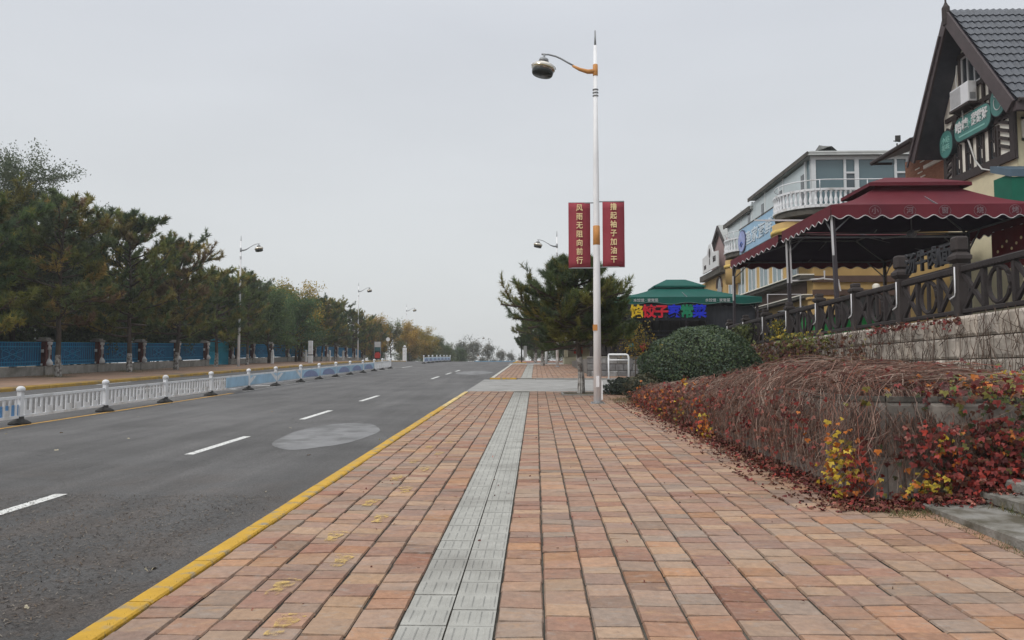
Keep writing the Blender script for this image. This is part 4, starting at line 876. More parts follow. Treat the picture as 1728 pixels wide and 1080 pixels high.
# ================================================================ PAVILIONS (gazebos)
M_maroon = mat("maroon_canopy", srgb(94, 34, 43), .75, .12, 1.2, spec=.2, dirt=((.085, .018, .028), .8, .5, .8))
M_undershade = mat("canopy_painted_shade", (.028, .017, .032), .95, .15, 2, spec=.05)  # shade under the canopies, put into a near-black colour
M_greenc = mat("green_canopy", srgb(14, 78, 70), .75, .12, 1.2, spec=.2)
M_pole = mat("pavilion_pole", srgb(58, 52, 56), .5, .12, 6)
M_trim = mat("white_trim", (.55, .54, .55), .6, .08, 6)
M_stitch = mat("faded_silver_print", (.17, .115, .13), .7, .1, 6)
def roof_panels(mb, quads, th=.012):
    for q in quads:
        q = [Vector(p) for p in q]; nrm = (q[1]-q[0]).cross(q[-1]-q[0]).normalized()*th; mb.prism(q, nrm)
def pavilion(label, X0, X1, Y0, Y1, zf, ze, drop, cap, canopy, poles, group, scallop=.46, sides=('front', 'left', 'right', 'back'), poleh=0, capz=(.62, .72, 1.05), sag=.0, trim=True, mat_edge=None):
    t = thing("pavilion", label, "pavilion", ((X0+X1)/2, (Y0+Y1)/2, zf), group)
    cx, cy, cw, cd = cap; zc = ze+capz[0]; c0, c1, d0, d1 = cx-cw/2, cx+cw/2, cy-cd/2, cy+cd/2
    m = MB(); E = [(X0, Y0, ze), (X1, Y0, ze), (X1, Y1, ze), (X0, Y1, ze)]; K = [(c0, d0, zc), (c1, d0, zc), (c1, d1, zc), (c0, d1, zc)]
    # slightly sagging fabric: grid per slope
    def slope(a, b, c, d):
        n, k = 10, 6; vs = []
        for j in range(k+1):
            for i in range(n+1):
                p = Vector(a).lerp(Vector(b), i/n).lerp(Vector(d).lerp(Vector(c), i/n), j/k)
                s = math.sin(math.pi*j/k)*.10+math.sin(math.pi*i/n)*.03*(1-j/k)+.012*math.sin(i*2.3+j*1.7)*(0 < i < n)*(0 < j < k); vs.append((p.x, p.y, p.z-s))
        m.add(vs, [(j*(n+1)+i, j*(n+1)+i+1, (j+1)*(n+1)+i+1, (j+1)*(n+1)+i) for j in range(k) for i in range(n)])
    for i in range(4): slope(E[i], E[(i+1) % 4], K[(i+1) % 4], K[i])
    cn = m.build("canopy", canopy, t, True)
    ln = MB(); ln.v = [(x+(cx-x)*.006, y+(cy-y)*.006, z_-.02) for x, y, z_ in m.v]; ln.f = list(m.f); ln.c = list(m.c); ln.build("underside_shade", M_undershade, t, True)  # added dark copy of the canopy that paints its underside as shaded
    # raised vent cap
    v = MB(); o = .22; zb = ze+capz[1]; zt = ze+capz[2]; B = [(c0-o, d0-o, zb), (c1+o, d0-o, zb), (c1+o, d1+o, zb), (c0-o, d1+o, zb)]
    rid = cw*.22; T2 = [(cx-rid, cy, zt), (cx+rid, cy, zt)]
    roof_panels(v, [[B[0], B[1], T2[1], T2[0]], [B[2], B[3], T2[0], T2[1]], [B[1], B[2], T2[1]], [B[3], B[0], T2[0]]])
    for i in range(4):
        a, b = Vector(B[i]), Vector(B[(i+1) % 4]); v.prism([a, b, b-Vector((0, 0, .09)), a-Vector((0, 0, .09))], (b-a).cross(Vector((0, 0, 1))).normalized()*.01)
    v.build("vent_cap", canopy, t)
    # neck under the cap (shadowy opening mesh)
    k2 = MB()
    for i in range(4):
        a, b = Vector(K[i]), Vector(K[(i+1) % 4]); k2.add([a, b, b+Vector((0, 0, zb-zc+.02)), a+Vector((0, 0, zb-zc+.02))], [(0, 1, 2, 3)])
    k2.build("vent_neck", canopy, t)
    # scalloped valance
    ed = {'front': (E[0], E[1]), 'right': (E[1], E[2]), 'back': (E[2], E[3]), 'left': (E[3], E[0])}
    for s_ in sides:
        a, b = Vector(ed[s_][0]), Vector(ed[s_][1]); L = (b-a).length; ns = max(2, round(L/scallop)); d = (b-a)/L; nrm = Vector((d.y, -d.x, 0)); m = MB(); per = 10; vs = []; edge = []
        for i in range(ns*per+1):
            u = i/(ns*per); p = a+(b-a)*u; ph = (i % per)/per; w = .5-.5*math.cos(2*math.pi*ph); zz = drop-.10+.10*w
            wob = nrm*(.012*math.sin(u*L*3.1)); vs += [p+nrm*.004, p+nrm*.012+wob+Vector((0, 0, -zz))]; edge.append(p+nrm*.016+wob+Vector((0, 0, -zz)))
        m.add(vs, [(2*i, 2*i+1, 2*i+3, 2*i+2) for i in range(ns*per)]); va = m.build("valance", canopy, t)
        if trim: MB().tube(edge, .013, 4, False).build("edging", mat_edge or M_trim, va)
    # frame: eave rails, hip struts, inner ring
    f = MB(); inn = lambda p, dz: Vector((p[0]+(.08 if p[0] < cx else -.08), p[1]+(.08 if p[1] < cy else -.08), p[2]+dz))
    for i in range(4): f.bar(inn(E[i], -.09), inn(E[(i+1) % 4], -.09), .05)
    for i in range(4): f.bar(inn(E[i], -.1), Vector(K[i])+Vector((0, 0, -.12)), .045)
    for i in range(4): f.bar(Vector(K[i])+Vector((0, 0, -.12)), Vector(K[(i+1) % 4])+Vector((0, 0, -.12)), .045)
    mids = [((Vector(E[i])+Vector(E[(i+1) % 4]))/2, i) for i in range(4)]
    for mm, i in mids: f.bar(mm+Vector((0, 0, -.08)), (Vector(K[i])+Vector(K[(i+1) % 4]))/2+Vector((0, 0, -.12)), .035)
    f.build("roof_frame", mat("steel_frame", (.12, .12, .13), .5, .1, 5), t)
    for px, py, lean, white in poles:
        p = MB(); p.bar((px+lean, py, zf), (px, py, ze-.08), .10, .10, up=(0, 1, 0)); po = p.build("pole", M_pole, t)
        MB().bbox(px+lean-.1, px+lean+.1, py-.1, py+.1, zf, zf+.03, .008).build("foot_plate", M_pole, po)
        for (ox, z0, z1) in white:
            MB().bar((px+ox+lean*(1-(z0-zf)/(ze-zf)), py-.06, z0), (px+ox+lean*(1-(z1-zf)/(ze-zf)), py-.06, z1), .045, .04, up=(0, 1, 0)).build("white_strap", M_trim, po)
        s = -1 if px > (X0+X1)/2 else 1; b = MB(); b.bar((px, py, ze-.75), (px+s*.7, py, ze-.1), .035); q = 1 if py < (Y0+Y1)/2 else -1; b.bar((px, py, ze-.75), (px, py+q*.7, ze-.1), .035); b.build("brace", MATS["steel_frame"], po)
    return t
ZE = 6.02
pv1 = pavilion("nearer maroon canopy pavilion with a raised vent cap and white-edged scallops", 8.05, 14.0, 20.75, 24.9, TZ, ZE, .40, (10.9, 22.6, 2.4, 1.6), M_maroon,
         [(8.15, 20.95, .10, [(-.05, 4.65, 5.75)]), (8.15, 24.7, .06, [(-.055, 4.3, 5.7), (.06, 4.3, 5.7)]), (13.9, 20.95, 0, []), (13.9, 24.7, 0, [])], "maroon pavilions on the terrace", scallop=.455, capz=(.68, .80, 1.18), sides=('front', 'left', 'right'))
for k, ch in enumerate("小河窗烧烤"):
    x = 8.05+1.17+k*.935
    text("valance_lettering", ch, M_stitch, pv1, (x, 20.715, ZE-.19), (1, 0, 0), (0, 0, 1), .20, .004, .006)
    MB().tube([(x+.16*math.cos(q*math.pi/8), 20.722, ZE-.19+.15*math.sin(q*math.pi/8)) for q in range(17)], .006, 4, False).build("valance_ring", M_stitch, pv1)
pv2 = pavilion("farther maroon canopy pavilion, its roof edge side-on left of the vented one", 8.0, 14.3, 25.1, 31.3, TZ, ZE-.06, .36, (11.1, 28.2, 2.2, 1.8), M_maroon,
         [(8.1, 31.2, 0, [(-.05, 4.3, 5.3)]), (14.2, 31.2, 0, []), (14.2, 25.3, 0, [])], "maroon pavilions on the terrace", sides=('left', 'right', 'back'), scallop=.6, capz=(.55, .62, .95))
MB().bar((7.2, 25.0, 6.42), (9.5, 25.0, 6.40), .05).build("white_pipe", M_trim, pv2)
# ceiling fan inside the front pavilion
fn = thing("ceiling_fan", "dark ceiling fan with thin blades hanging inside the front maroon pavilion", "fan", (11.1, 22.6, 5.5))
M_fan = mat("fan_grey", (.14, .14, .15), .4, .1, 5)
m = MB(); m.tube([(11.1, 22.6, 5.5), (11.1, 22.6, 6.45)], .02, 6); m.build("down_rod", M_fan, fn)
m = MB(); m.lathe([(.04, .14), (.12, .1), (.14, 0), (.1, -.07), (.001, -.09)], (11.1, 22.6, 5.5), 14); m.build("hub", M_fan, fn, True)
for k in range(3):
    a = R(15+120*k); u = Vector((math.cos(a), math.sin(a), 0)); w = Vector((-u.y, u.x, .15)); c = Vector((11.1, 22.6, 5.48))
    MB().prism([c+u*.1-w*.04, c+u*.85-w*.07, c+u*.85+w*.07, c+u*.1+w*.04], (0, 0, .012)).build("blade", M_fan, fn)
# red banner hanging at the right edge of the pavilion
rb = thing("hanging_banner", "dark red cloth with pale dots hanging under the maroon pavilion's right edge", "banner", (13.7, 22.2, 4.7))
m = MB(); n = 8
V = [(13.72+.015*math.sin(i*1.3+j), lerp(21.4, 23.1, i/n), (5.62 if j else 4.45)) for i in range(n+1) for j in (0, 1)]; k = len(V)
V2 = [(x+.012, y, z) for x, y, z in V]
m.add(V+V2, [(2*i, 2*i+1, 2*i+3, 2*i+2) for i in range(n)]+[(k+2*i, k+2*i+2, k+2*i+3, k+2*i+1) for i in range(n)]+[(0, 1, k+1, k), (2*n, k+2*n, k+2*n+1, 2*n+1)]); m.build("cloth", mat("dark_red_cloth", srgb(96, 24, 28), .8, .15, 3), rb)
m = MB()
for i in range(6):
    y, z = 21.7+.22*i, 5.25-.12*(i % 3); m.lathe([(.045, -.006), (.045, .006)], (13.70, y, z), 8, tilt=Matrix.Rotation(R(90), 3, 'Y'))
m.build("pale_dots", M_gold, rb)
# green pavilion farther off with coloured letters
pv3 = pavilion("wide green canopy pavilion with coloured character signs under its edge, across the driveway", 4.35, 12.3, 41.6, 48.0, 2.06, 5.42, .40, (8.2, 44.6, 2.5, 1.9), M_greenc,
         [(4.5, 41.8, 0, []), (12.1, 41.8, 0, []), (8.2, 41.8, 0, []), (4.5, 47.8, 0, []), (12.1, 47.8, 0, [])], None, scallop=2, capz=(.72, .80, 1.28), trim=True, mat_edge=mat("pale_green_edge", (.14, .22, .2), .6, .1, 5))
text("valance_lettering", "水饺馆 · 家常菜", M_trim, pv3, (6.0, 41.57, 5.22), (1, 0, 0), (0, 0, 1), .2, .004, .0)
text("valance_lettering", "水饺馆 · 家常菜", M_trim, pv3, (9.9, 41.57, 5.22), (1, 0, 0), (0, 0, 1), .2, .004, .0)
sgn = thing("character_sign", "row of coloured cut-out characters in yellow, red, blue and green under the green canopy", "sign", (7.1, 41.5, 4.6))
cy_ = 41.45
MB().box(5.0, 9.3, 41.52, 41.56, 4.12, 4.99).build("dark_backing", mat("dark_backing", (.012, .014, .02), .6, .2, 4), sgn)
for k, (ch, cl) in enumerate((("馅", (205, 170, 30)), ("饺", (190, 25, 45)), ("子", (190, 25, 45)), ("家", (20, 40, 190)), ("常", (20, 120, 85)), ("菜", (20, 40, 190)))):
    text("character", ch, mat("sign_colour_%d" % (k if k not in (2, 5) else k-1 if k == 2 else 3), srgb(*cl), .45, .05, 4), sgn, (5.48+k*.68, cy_, 4.57), (1, 0, 0), (0, 0, 1), .74, .03, .035)
# dark timber enclosure behind/under the green pavilion
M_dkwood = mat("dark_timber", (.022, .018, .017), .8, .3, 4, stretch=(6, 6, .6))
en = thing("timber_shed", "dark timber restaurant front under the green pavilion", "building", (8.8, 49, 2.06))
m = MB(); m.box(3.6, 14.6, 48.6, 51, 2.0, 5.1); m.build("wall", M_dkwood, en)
m = MB()
for k in range(18): m.box(3.7+k*.6, 3.78+k*.6, 48.5, 48.6, 2.1, 5.0)
m.build("batten", M_dkwood, en)
m = MB()
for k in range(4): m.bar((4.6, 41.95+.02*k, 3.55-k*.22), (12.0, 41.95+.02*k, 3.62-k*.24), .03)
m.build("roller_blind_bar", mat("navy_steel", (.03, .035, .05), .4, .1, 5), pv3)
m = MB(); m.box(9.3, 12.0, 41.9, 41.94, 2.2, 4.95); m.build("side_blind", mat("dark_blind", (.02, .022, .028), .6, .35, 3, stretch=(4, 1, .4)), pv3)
# railing of the lower terrace
lr = thing("low_railing", "dark low railing on the stone wall in front of the green pavilion", "railing", (6, 41.3, 2.16)); m = MB()
m.bbox(2.9, 9.5, 41.26, 41.34, 2.92, 3.0, .01); m.bbox(2.9, 9.5, 41.27, 41.33, 2.25, 2.31, .01)
for k in range(33): m.bar((2.95+k*.2, 41.3, 2.28), (2.95+k*.2+(.18 if k % 2 else -.18)*.6, 41.3, 2.95), .045)
m.build("bars", M_dkconc, lr); m = MB()
for k in range(5): m.bbox(2.9+k*1.62, 3.06+k*1.62, 41.22, 41.38, 2.14, 3.1, .02)
m.build("post", M_dkconc, lr)
for k, (x, cl, nm) in enumerate(((5.15, (25, 110, 110), "teal"), (5.75, (170, 40, 55), "red"), (6.75, (190, 160, 50), "yellow"), (7.25, (165, 45, 55), "dark red"))):
    t = thing("hanging_ornament", "%s ornament hanging on the dark railing below the green pavilion%s" % (nm, ", beside the teal one" if nm == "red" else ""), "ornament", (x, 41.2, 2.5), "coloured ornaments on the railing"); m = MB()
    m.lathe([(.02, .32), (.14, .28), (.19, .16), (.13, .02), (.03, -.06), (.05, -.12), (.001, -.14)], (x, 41.15, 2.55), 10); m.build("ornament_body", mat("ornament_%d" % k, srgb(*cl), .5, .1, 4), t, True)
    MB().tube([(x, 41.15, 2.85), (x, 41.28, 2.95)], .008, 4).build("cord", M_rubber, t)
# white pipe gates by the driveway
def pipe_gate(label, x, y, w, h):
    t = thing("pipe_barrier", label, "barrier", (x, y, gz(y))); z = gz(y); m = MB()
    m.tube([(x, y, z-.1), (x, y, z+h-.12), (x-.04, y, z+h-.03), (x-.12, y, z+h), (x-w, y, z+h)], .045, 8); m.build("post_pipe", M_lampw, t, True)
    MB().tube([(x, y, z+h-.26), (x-w, y, z+h-.26)], .03, 8).build("lower_rail", M_lampw, t, True)
    MB().tube([(x-w, y, z-.1), (x-w, y, z+h)], .035, 8).build("end_post", M_lampw, t, True)
pipe_gate("white bent-pipe barrier standing at the side of the driveway before the stone wall", 4.4, 36.4, .95, 1.22)
wf = thing("white_frame", "white pipe frame standing behind the terrace railing left of the yellow pillar", "frame", (10.2, 33, TZ)); m = MB()
m.tube([(10.0, 33, TZ), (10.0, 33, 4.72), (11.4, 33, 4.72), (11.4, 33, TZ)], .035, 8); m.build("pipe", M_trim, wf)
# low dark shrubs by the driveway are built with the planting
# ================================================================ TIMBER-FRAMED GABLE HOUSE
M_cream = mat("cream_plaster", srgb(206, 197, 166), .85, .1, 1.5, .1, 40, dirt=((.22, .20, .16), .8, .6, .9))
M_creamw = mat("pale_infill", srgb(228, 224, 212), .85, .1, 2)
M_beam = mat("dark_beam", srgb(58, 51, 50), .75, .2, 5, stretch=(3, 3, 1))
M_barge = mat("bargeboard", srgb(74, 65, 66), .65, .15, 3)
M_soffit = mat("soffit_boards", srgb(42, 40, 50), .75, .2, 3)
M_tile = mat("slate_blue_tile", srgb(66, 70, 78), .5, .25, 3, .2, 30, spec=.5)
M_glassd = mat("dark_glass", (.03, .035, .04), .08, .1, 2, spec=.6)
M_glass = mat("sea_grey_glass", srgb(92, 112, 118), .06, .06, .6, spec=.6)
M_orbrick = mat("orange_brick", srgb(148, 102, 78), .85, .25, 4, stretch=(1, 1, 4))
th_ = thing("timber_house", "timber-framed gable house with grey tile roof at the right edge", "building", (14.8, 25.6, TZ))
GX = 14.8; AY, AZ = 25.63, 13.72; EL = (28.35, 9.4); ER = (22.3, 9.45)
RX0, RX1 = 14.0, 31.0
def roofz(y): return AZ-(y-AY)*(AZ-EL[1])/(EL[0]-AY) if y > AY else AZ-(AY-y)*(AZ-ER[1])/(AY-ER[0])
# gable wall body
m = MB(); body = [(GX, 23.48, 8.0), (GX, 27.5, 8.0), (GX, 27.5, roofz(27.5)-.12), (GX, AY, AZ-.14), (GX, 23.48, roofz(23.48)-.12)]; m.prism(body, (16, 0, 0)); m.build("gable_wall", M_creamw, th_)
m = MB(); m.box(GX+.02, 31, 23.5, 27.52, TZ-.1, 8.0); m.build("lower_wall", M_cream, th_)
m = MB(); m.box(GX+.03, 31, 23.46, 23.478, TZ-.1, 9.6); m.build("side_wall", M_cream, th_)
m = MB(); m.box(15.3, 31, 27.53, 31.5, 7.2, 10.05); m.build("brick_wall", M_orbrick, th_)
m = MB(); m.box(15.32, 31, 27.54, 31.48, TZ-.1, 7.2); m.build("lower_wall", mat("ochre_lower_wall", srgb(176, 146, 92), .85, .12, 1.5), th_)
m = MB()
for z in (8.25, 9.35): m.box(15.22, 15.3, 27.9, 29.9, z, z+.14)
for k in range(7): m.box(15.27, 15.298, 27.65+.35*(k % 2), 28.0+.35*(k % 2), 8.4+.22*k, 8.44+.22*k); m.box(15.27, 15.298, 29.9+.2*(k % 3), 30.25+.2*(k % 3), 8.5+.2*k, 8.54+.2*k)
m.build("pale_quoin", M_creamw, th_)
q = MB(); q.box(15.2, 15.29, 28.1, 29.3, 7.2, 8.2); q.build("window", M_glassd, th_)
q = MB()
for a, b, c, d in ((28.0, 29.4, 8.2, 8.32), (28.0, 28.12, 7.0, 8.2), (29.28, 29.4, 7.0, 8.2)): q.box(15.16, 15.3, a, b, c, d)
q.build("window_frame", M_creamw, th_)
# roof slopes
def tile_slope(name, y_top, z_top, y_bot, z_bot, rows, x0, x1, w=.215):
    mb = MB(); n = int((x1-x0)/w); s = Vector((0, y_bot-y_top, z_bot-z_top)); L = s.length; s.normalize(); up = Vector((1, 0, 0)).cross(s); up = up if up.z > 0 else -up
    P0 = Vector((0, y_top, z_top)); sub = 5
    for r_ in range(rows):
        a = L*r_/rows; b = L*(r_+1)/rows+.05; off = (r_ % 2)*w*.0
        vs = []
        for u, lift in ((a, .015), (b, .055)):
            for i in range(n*sub+1):
                x = x0+i*w/sub+off; ph = (i % sub)/sub; hgt = .045*(.5+.5*math.cos(2*math.pi*ph)); p = P0+s*u+up*(lift+hgt); vs.append((x, p.y, p.z))
        k = n*sub+1
        for i in range(n*sub+1): x, y, z = vs[k+i]; p = Vector((x, y, z))-up*.05; vs.append(tuple(p))
        mb.add(vs, [(i, i+1, k+i+1, k+i) for i in range(n*sub)]+[(k+i, k+i+1, 2*k+i+1, 2*k+i) for i in range(n*sub)])
    return mb
tile_slope("roof", AY, AZ, ER[0], ER[1], 13, RX0+.05, RX1).build("roof", M_tile, th_)
m = MB(); m.prism([(RX0, AY, AZ), (RX0, EL[0], EL[1]), (RX0, EL[0]-.05, EL[1]-.12), (RX0, AY, AZ-.16)], (17, 0, 0)); m.build("roof", M_tile, th_)
m = MB(); m.prism([(RX0+.06, AY, AZ-.03), (RX0+.06, ER[0], ER[1]-.03), (RX0+.06, ER[0]+.05, ER[1]-.13), (RX0+.06, AY, AZ-.165)], (16.9, 0, 0)); m.build("soffit", M_soffit, th_)
m = MB()
for (y, z), s_ in ((ER, 1), (EL, 1)):
    d = Vector((0, y-AY, z-AZ)).normalized(); nn = Vector((0, -d.z, d.y)); nn = nn if nn.z < 0 else -nn
    a = Vector((RX0-.06, AY, AZ+.06)); b = Vector((RX0-.06, y, z+.05))+d*.15; m.prism([a, b, b+nn*.42, a+Vector((0, 0, -.62))], (.07, 0, 0))
m.build("bargeboard", M_barge, th_)
m = MB()
d = Vector((0, EL[0]-AY, EL[1]-AZ)).normalized(); m.bar(Vector((RX0-.11, AY+.3, AZ-.75)), Vector((RX0-.11, EL[0]+.1, EL[1]-.35)), .05, .09); m.build("barge_moulding", M_barge, th_)
m = MB(); m.lathe([(.10, -.5), (.13, -.3), (.13, .1), (.07, .2), (.03, .3), (.025, 1.6)], (RX0-.02, AY, AZ), 8); m.build("finial", M_beam, th_)
m = MB(); m.box(RX0+.05, RX1, ER[0]-.08, ER[0]+.1, ER[1]-.34, ER[1]-.08); m.build("eave_board", M_barge, th_)
m = MB(); m.tube([(RX0+.1, ER[0]-.12, ER[1]-.05), (RX1, ER[0]-.12, ER[1]-.05)], .07, 8); m.build("gutter", M_beam, th_)
m = MB(); m.lathe([(.18, -.2), (.18, .35), (.24, .37), (.2, .5), (.001, .55)], (16.0, 24.05, roofz(24.05)+.1), 10); m.build("roof_vent", M_beam, th_, True)
# side roof of the left wing with its gutter
m = MB(); m.prism([(13.9, 27.9, 9.95), (13.9, 31.2, 9.95), (18.5, 31.2, 11.5), (18.5, 27.9, 11.5)], (0, 0, .12)); m.build("wing_roof", M_tile, th_)
m = MB(); m.tube([(13.85, 28.0, 9.97), (13.85, 31.3, 9.97)], .09, 8); m.box(13.9, 14.6, 31.1, 31.2, 9.88, 9.96); m.build("gutter", M_beam, th_)
# timber frame on the gable wall
fx0, fx1 = GX-.07, GX+.0
m = MB(); Z = 8.0
def beam(y0, y1, z0, z1): m.box(fx0, fx1-.001, min(y0, y1), max(y0, y1), z0, z1)
m.box(fx0-.03, fx1-.001, 23.42, 27.55, 8.0, 8.28); m.box(fx0-.01, fx1-.002, 23.6, 27.4, 9.38, 9.56)
m.box(fx0-.012, fx1-.003, 23.6, 27.3, 10.32, 10.46)
for y, w, zt in ((23.58, .22, 9.75), (27.4, .2, 9.6), (26.95, .1, 9.3), (24.3, .08, 9.3)): m.box(fx0-.004, fx1-.004, y-w/2, y+w/2, 8.28, min(zt, roofz(y)-.2))
for y, w in ((26.65, .16), (25.0, .12), (24.62, .1)): m.box(fx0-.006, fx1-.005, y-w/2, y+w/2, 9.56, min(roofz(y)-.2, 10.9))
m.box(fx0-.008, fx1-.006, 24.35, 26.9, 11.0, 11.12)
def brace(y0, z0, y1, z1, w=.13): m.bar((GX-.045, y0, z0), (GX-.045, y1, z1), .07, w)
for k in range(4): brace(23.72, 8.42+k*.26, 24.22, 8.62+k*.26, .10); brace(27.28, 8.42+k*.24, 26.98, 8.52+k*.24, .10)
brace(26.72, 10.3, 27.2, 9.6, .12); brace(27.25, 10.1, 26.75, 9.75, .1); brace(24.5, 10.5, 24.0, 10.15, .1)
m.build("timber_frame", M_beam, th_)
for y0, y1 in ((26.42, 26.82), (25.75, 26.13), (25.08, 25.46), (24.42, 24.78)):
    q = MB(); q.box(GX-.02, GX-.004, y0, y1, 8.32, 9.3); w_ = q.build("window", M_glassd, th_)
    q = MB(); yc = (y0+y1)/2; q.box(GX-.04, GX-.021, yc-.02, yc+.02, 8.35, 9.28); q.box(GX-.04, GX-.021, y0+.02, y1-.02, 8.9, 8.94)
    for yy in (y0, y1-.05): q.box(GX-.075, GX-.0205, yy, yy+.05, 8.3, 9.32)
    q.build("window_frame", M_beam, w_)
    q = MB(); q.box(GX-.035, GX-.022, y0+.06, yc-.04, 8.5, 8.8); q.build("curtain", M_creamw, w_)
q = MB(); q.box(GX-.03, GX-.006, 25.05, 26.2, 11.12, 12.25); w_ = q.build("window", M_glassd, th_)
q = MB()
for y in (25.05, 25.4, 25.8, 26.15): q.box(GX-.07, GX-.031, y, y+.05, 11.12, 12.25)
q.box(GX-.07, GX-.032, 25.05, 26.2, 11.12, 11.18); q.box(GX-.07, GX-.032, 25.05, 26.2, 12.2, 12.26); q.build("window_frame", mat("pale_window_frame", (.4, .4, .41), .5, .1, 4), w_)
q = MB(); q.box(GX-.10, GX-.0065, 24.85, 26.4, 12.26, 12.42); q.box(GX-.09, GX-.0063, 26.21, 26.36, 10.46, 12.26); q.box(GX-.09, GX-.0063, 24.9, 25.04, 10.9, 12.26); q.build("window_surround", M_beam, w_)
q = MB(); q.bbox(GX-.02, GX-.0035, 24.08, 24.5, 10.5, 11.0, .005); q.build("yellow_panel", mat("pale_yellow_panel", srgb(196, 190, 140), .8, .08, 3), th_)
# little picture window on the near side wall
q = MB(); q.box(15.0, 15.7, 23.40, 23.455, 8.62, 9.2); w_ = q.build("window", M_glassd, th_)
q = MB()
for a, b, c, d in ((14.95, 15.75, 9.2, 9.27), (14.95, 15.75, 8.55, 8.62), (14.95, 15.02, 8.55, 9.27), (15.68, 15.75, 8.55, 9.27)): q.box(a, b, 23.37, 23.457, c, d)
q.build("window_frame", M_creamw, w_)
q = MB(); q.tube([(GX-.03, 23.44, 8.0), (GX-.03, 23.44, 9.6)], .045, 6); q.build("downpipe", M_beam, th_)
q = MB(); q.box(GX-.03, GX+.019, 23.6, 26.2, 6.9, 7.0); q.box(GX-.03, GX+.018, 24.1, 24.14, TZ, 6.9); q.build("wall_moulding", M_cream, th_)
# air conditioner
ac = thing("air_conditioner", "white outdoor air conditioner unit hung on the timber gable under its window", "air conditioner", (14.5, 25.7, 10.35))
m = MB(); m.bbox(14.36, 14.66, 25.18, 26.28, 10.42, 11.12, .02); b_ = m.build("casing", M_wfence, ac)
m = MB()
for k in range(14): m.box(14.345, 14.359, 25.62+k*.044, 25.645+k*.044, 10.48, 11.06)
m.build("front_grille", mat("ac_grille_grey", (.42, .42, .43), .5, .1, 5), b_)
m = MB(); m.bbox(14.33, 14.78, 25.15, 26.3, 10.33, 10.42, .01); m.bar((14.77, 25.3, 10.0), (14.4, 25.3, 10.34), .04); m.bar((14.77, 26.1, 10.0), (14.4, 26.1, 10.34), .04); m.build("bracket", M_beam, ac)
m = MB(); m.box(14.42, 14.6, 25.165, 25.178, 10.5, 10.72); m.build("side_vent", M_grey, b_)
MB().tube([(14.55, 25.9, 10.45), (14.6, 25.92, 10.0), (14.66, 25.8, 9.3), (14.7, 25.5, 8.5), (14.68, 25.1, 8.1), (14.72, 24.7, 7.95), (14.74, 24.3, 7.98)], .028, 6).build("hose", mat("hose_pale", (.5, .5, .48), .6, .1, 4), ac, True)
MB().tube([(14.7, 26.38, 12.1), (14.66, 26.4, 11.6), (14.64, 26.3, 11.0), (14.6, 26.2, 10.9)], .025, 6).build("pipe", MATS["hose_pale"], ac, True)
# green shop signs on the gable
M_sgreen = mat("sign_green", srgb(70, 122, 116), .5, .12, 1.5); M_sdark = mat("sign_edge", (.03, .04, .045), .5, .1, 4)
def rounded(cy, cz, w, h, r, n=8):
    P = []
    for (sy, sz, a0) in ((1, 1, 0), (-1, 1, 90), (-1, -1, 180), (1, -1, 270)):
        for k in range(n+1):
            a = R(a0+90*k/n); P.append((cy+sy*(w/2-r)+r*math.cos(a), cz+sz*(h/2-r)+r*math.sin(a)))
    return P
def plaque(name, label, cy, cz, w, h, r):
    t = thing(name, label, "sign", (GX-.2, cy, cz)); P = rounded(cy, cz, w, h, r)
    MB().prism([(GX-.2, y, z) for y, z in P], (.19, 0, 0)).build("sign_box", M_sdark, t)
    P = rounded(cy, cz, w-.06, h-.06, r-.03); MB().prism([(GX-.215, y, z) for y, z in P], (.014, 0, 0)).build("sign_face", M_sgreen, t); return t
s1 = plaque("shop_sign", "long rounded green shop sign with white characters under the air conditioner", 25.42, 9.74, 2.15, .86, .36)
text("lettering", "哈嗑", M_plaster, s1, (GX-.22, 26.0, 9.80), (0, -1, 0), (0, 0, 1), .42, .012, .03, stretch=.95)
text("lettering", "小站", mat("pale_sign_green", srgb(130, 180, 170), .5, .05, 4), s1, (GX-.22, 25.5, 9.80), (0, -1, 0), (0, 0, 1), .22, .012, .0)
text("lettering", "甜甜好", M_plaster, s1, (GX-.22, 24.97, 9.82), (0, -1, 0), (0, 0, 1), .42, .012, .03, stretch=.72)
MB().box(GX-.222, GX-.214, 24.7, 26.2, 9.47, 9.52).build("underline", MATS["pale_sign_green"], s1)
s2 = plaque("shop_sign", "round green shop sign with a cup outline at the right end of the gable", 23.98, 9.98, .82, .98, .40)
MB().tube([(GX-.22, 23.98+.2*math.cos(a), 9.95+.24*math.sin(a)) for a in [R(140+q*16) for q in range(17)]], .014, 5).build("emblem", M_plaster, s2)
MB().tube([(GX-.22, 24.16, 10.2), (GX-.22, 24.0, 10.08), (GX-.22, 23.9, 10.12), (GX-.22, 23.95, 10.25)], .012, 5).build("emblem", M_plaster, s2)
s3 = plaque("shop_sign", "round green shop sign at the left end of the gable, beside the orange brick wall", 27.05, 9.5, .86, 1.0, .42)
text("lettering", "小站\n美味", MATS["pale_sign_green"], s3, (GX-.22, 27.05, 9.5), (0, -1, 0), (0, 0, 1), .26, .01, .006)
# flood light on the wing's eave
fl_ = thing("floodlight", "small black floodlight standing on the eave left of the gable house", "lamp", (13.95, 29.3, 10.1))
m = MB(); m.tube([(13.95, 29.3, 10.05), (13.95, 29.3, 10.22)], .025, 6); m.bar((13.8, 29.25, 10.3), (14.1, 29.35, 10.3), .03); m.build("bracket", M_rubber, fl_)
m = MB(); m.prism([(13.8, 29.12, 10.26), (13.99, 29.08, 10.26), (14.03, 29.16, 10.5), (13.84, 29.2, 10.5)], (.05, .12, 0)); m.build("lamp_case", M_rubber, fl_)
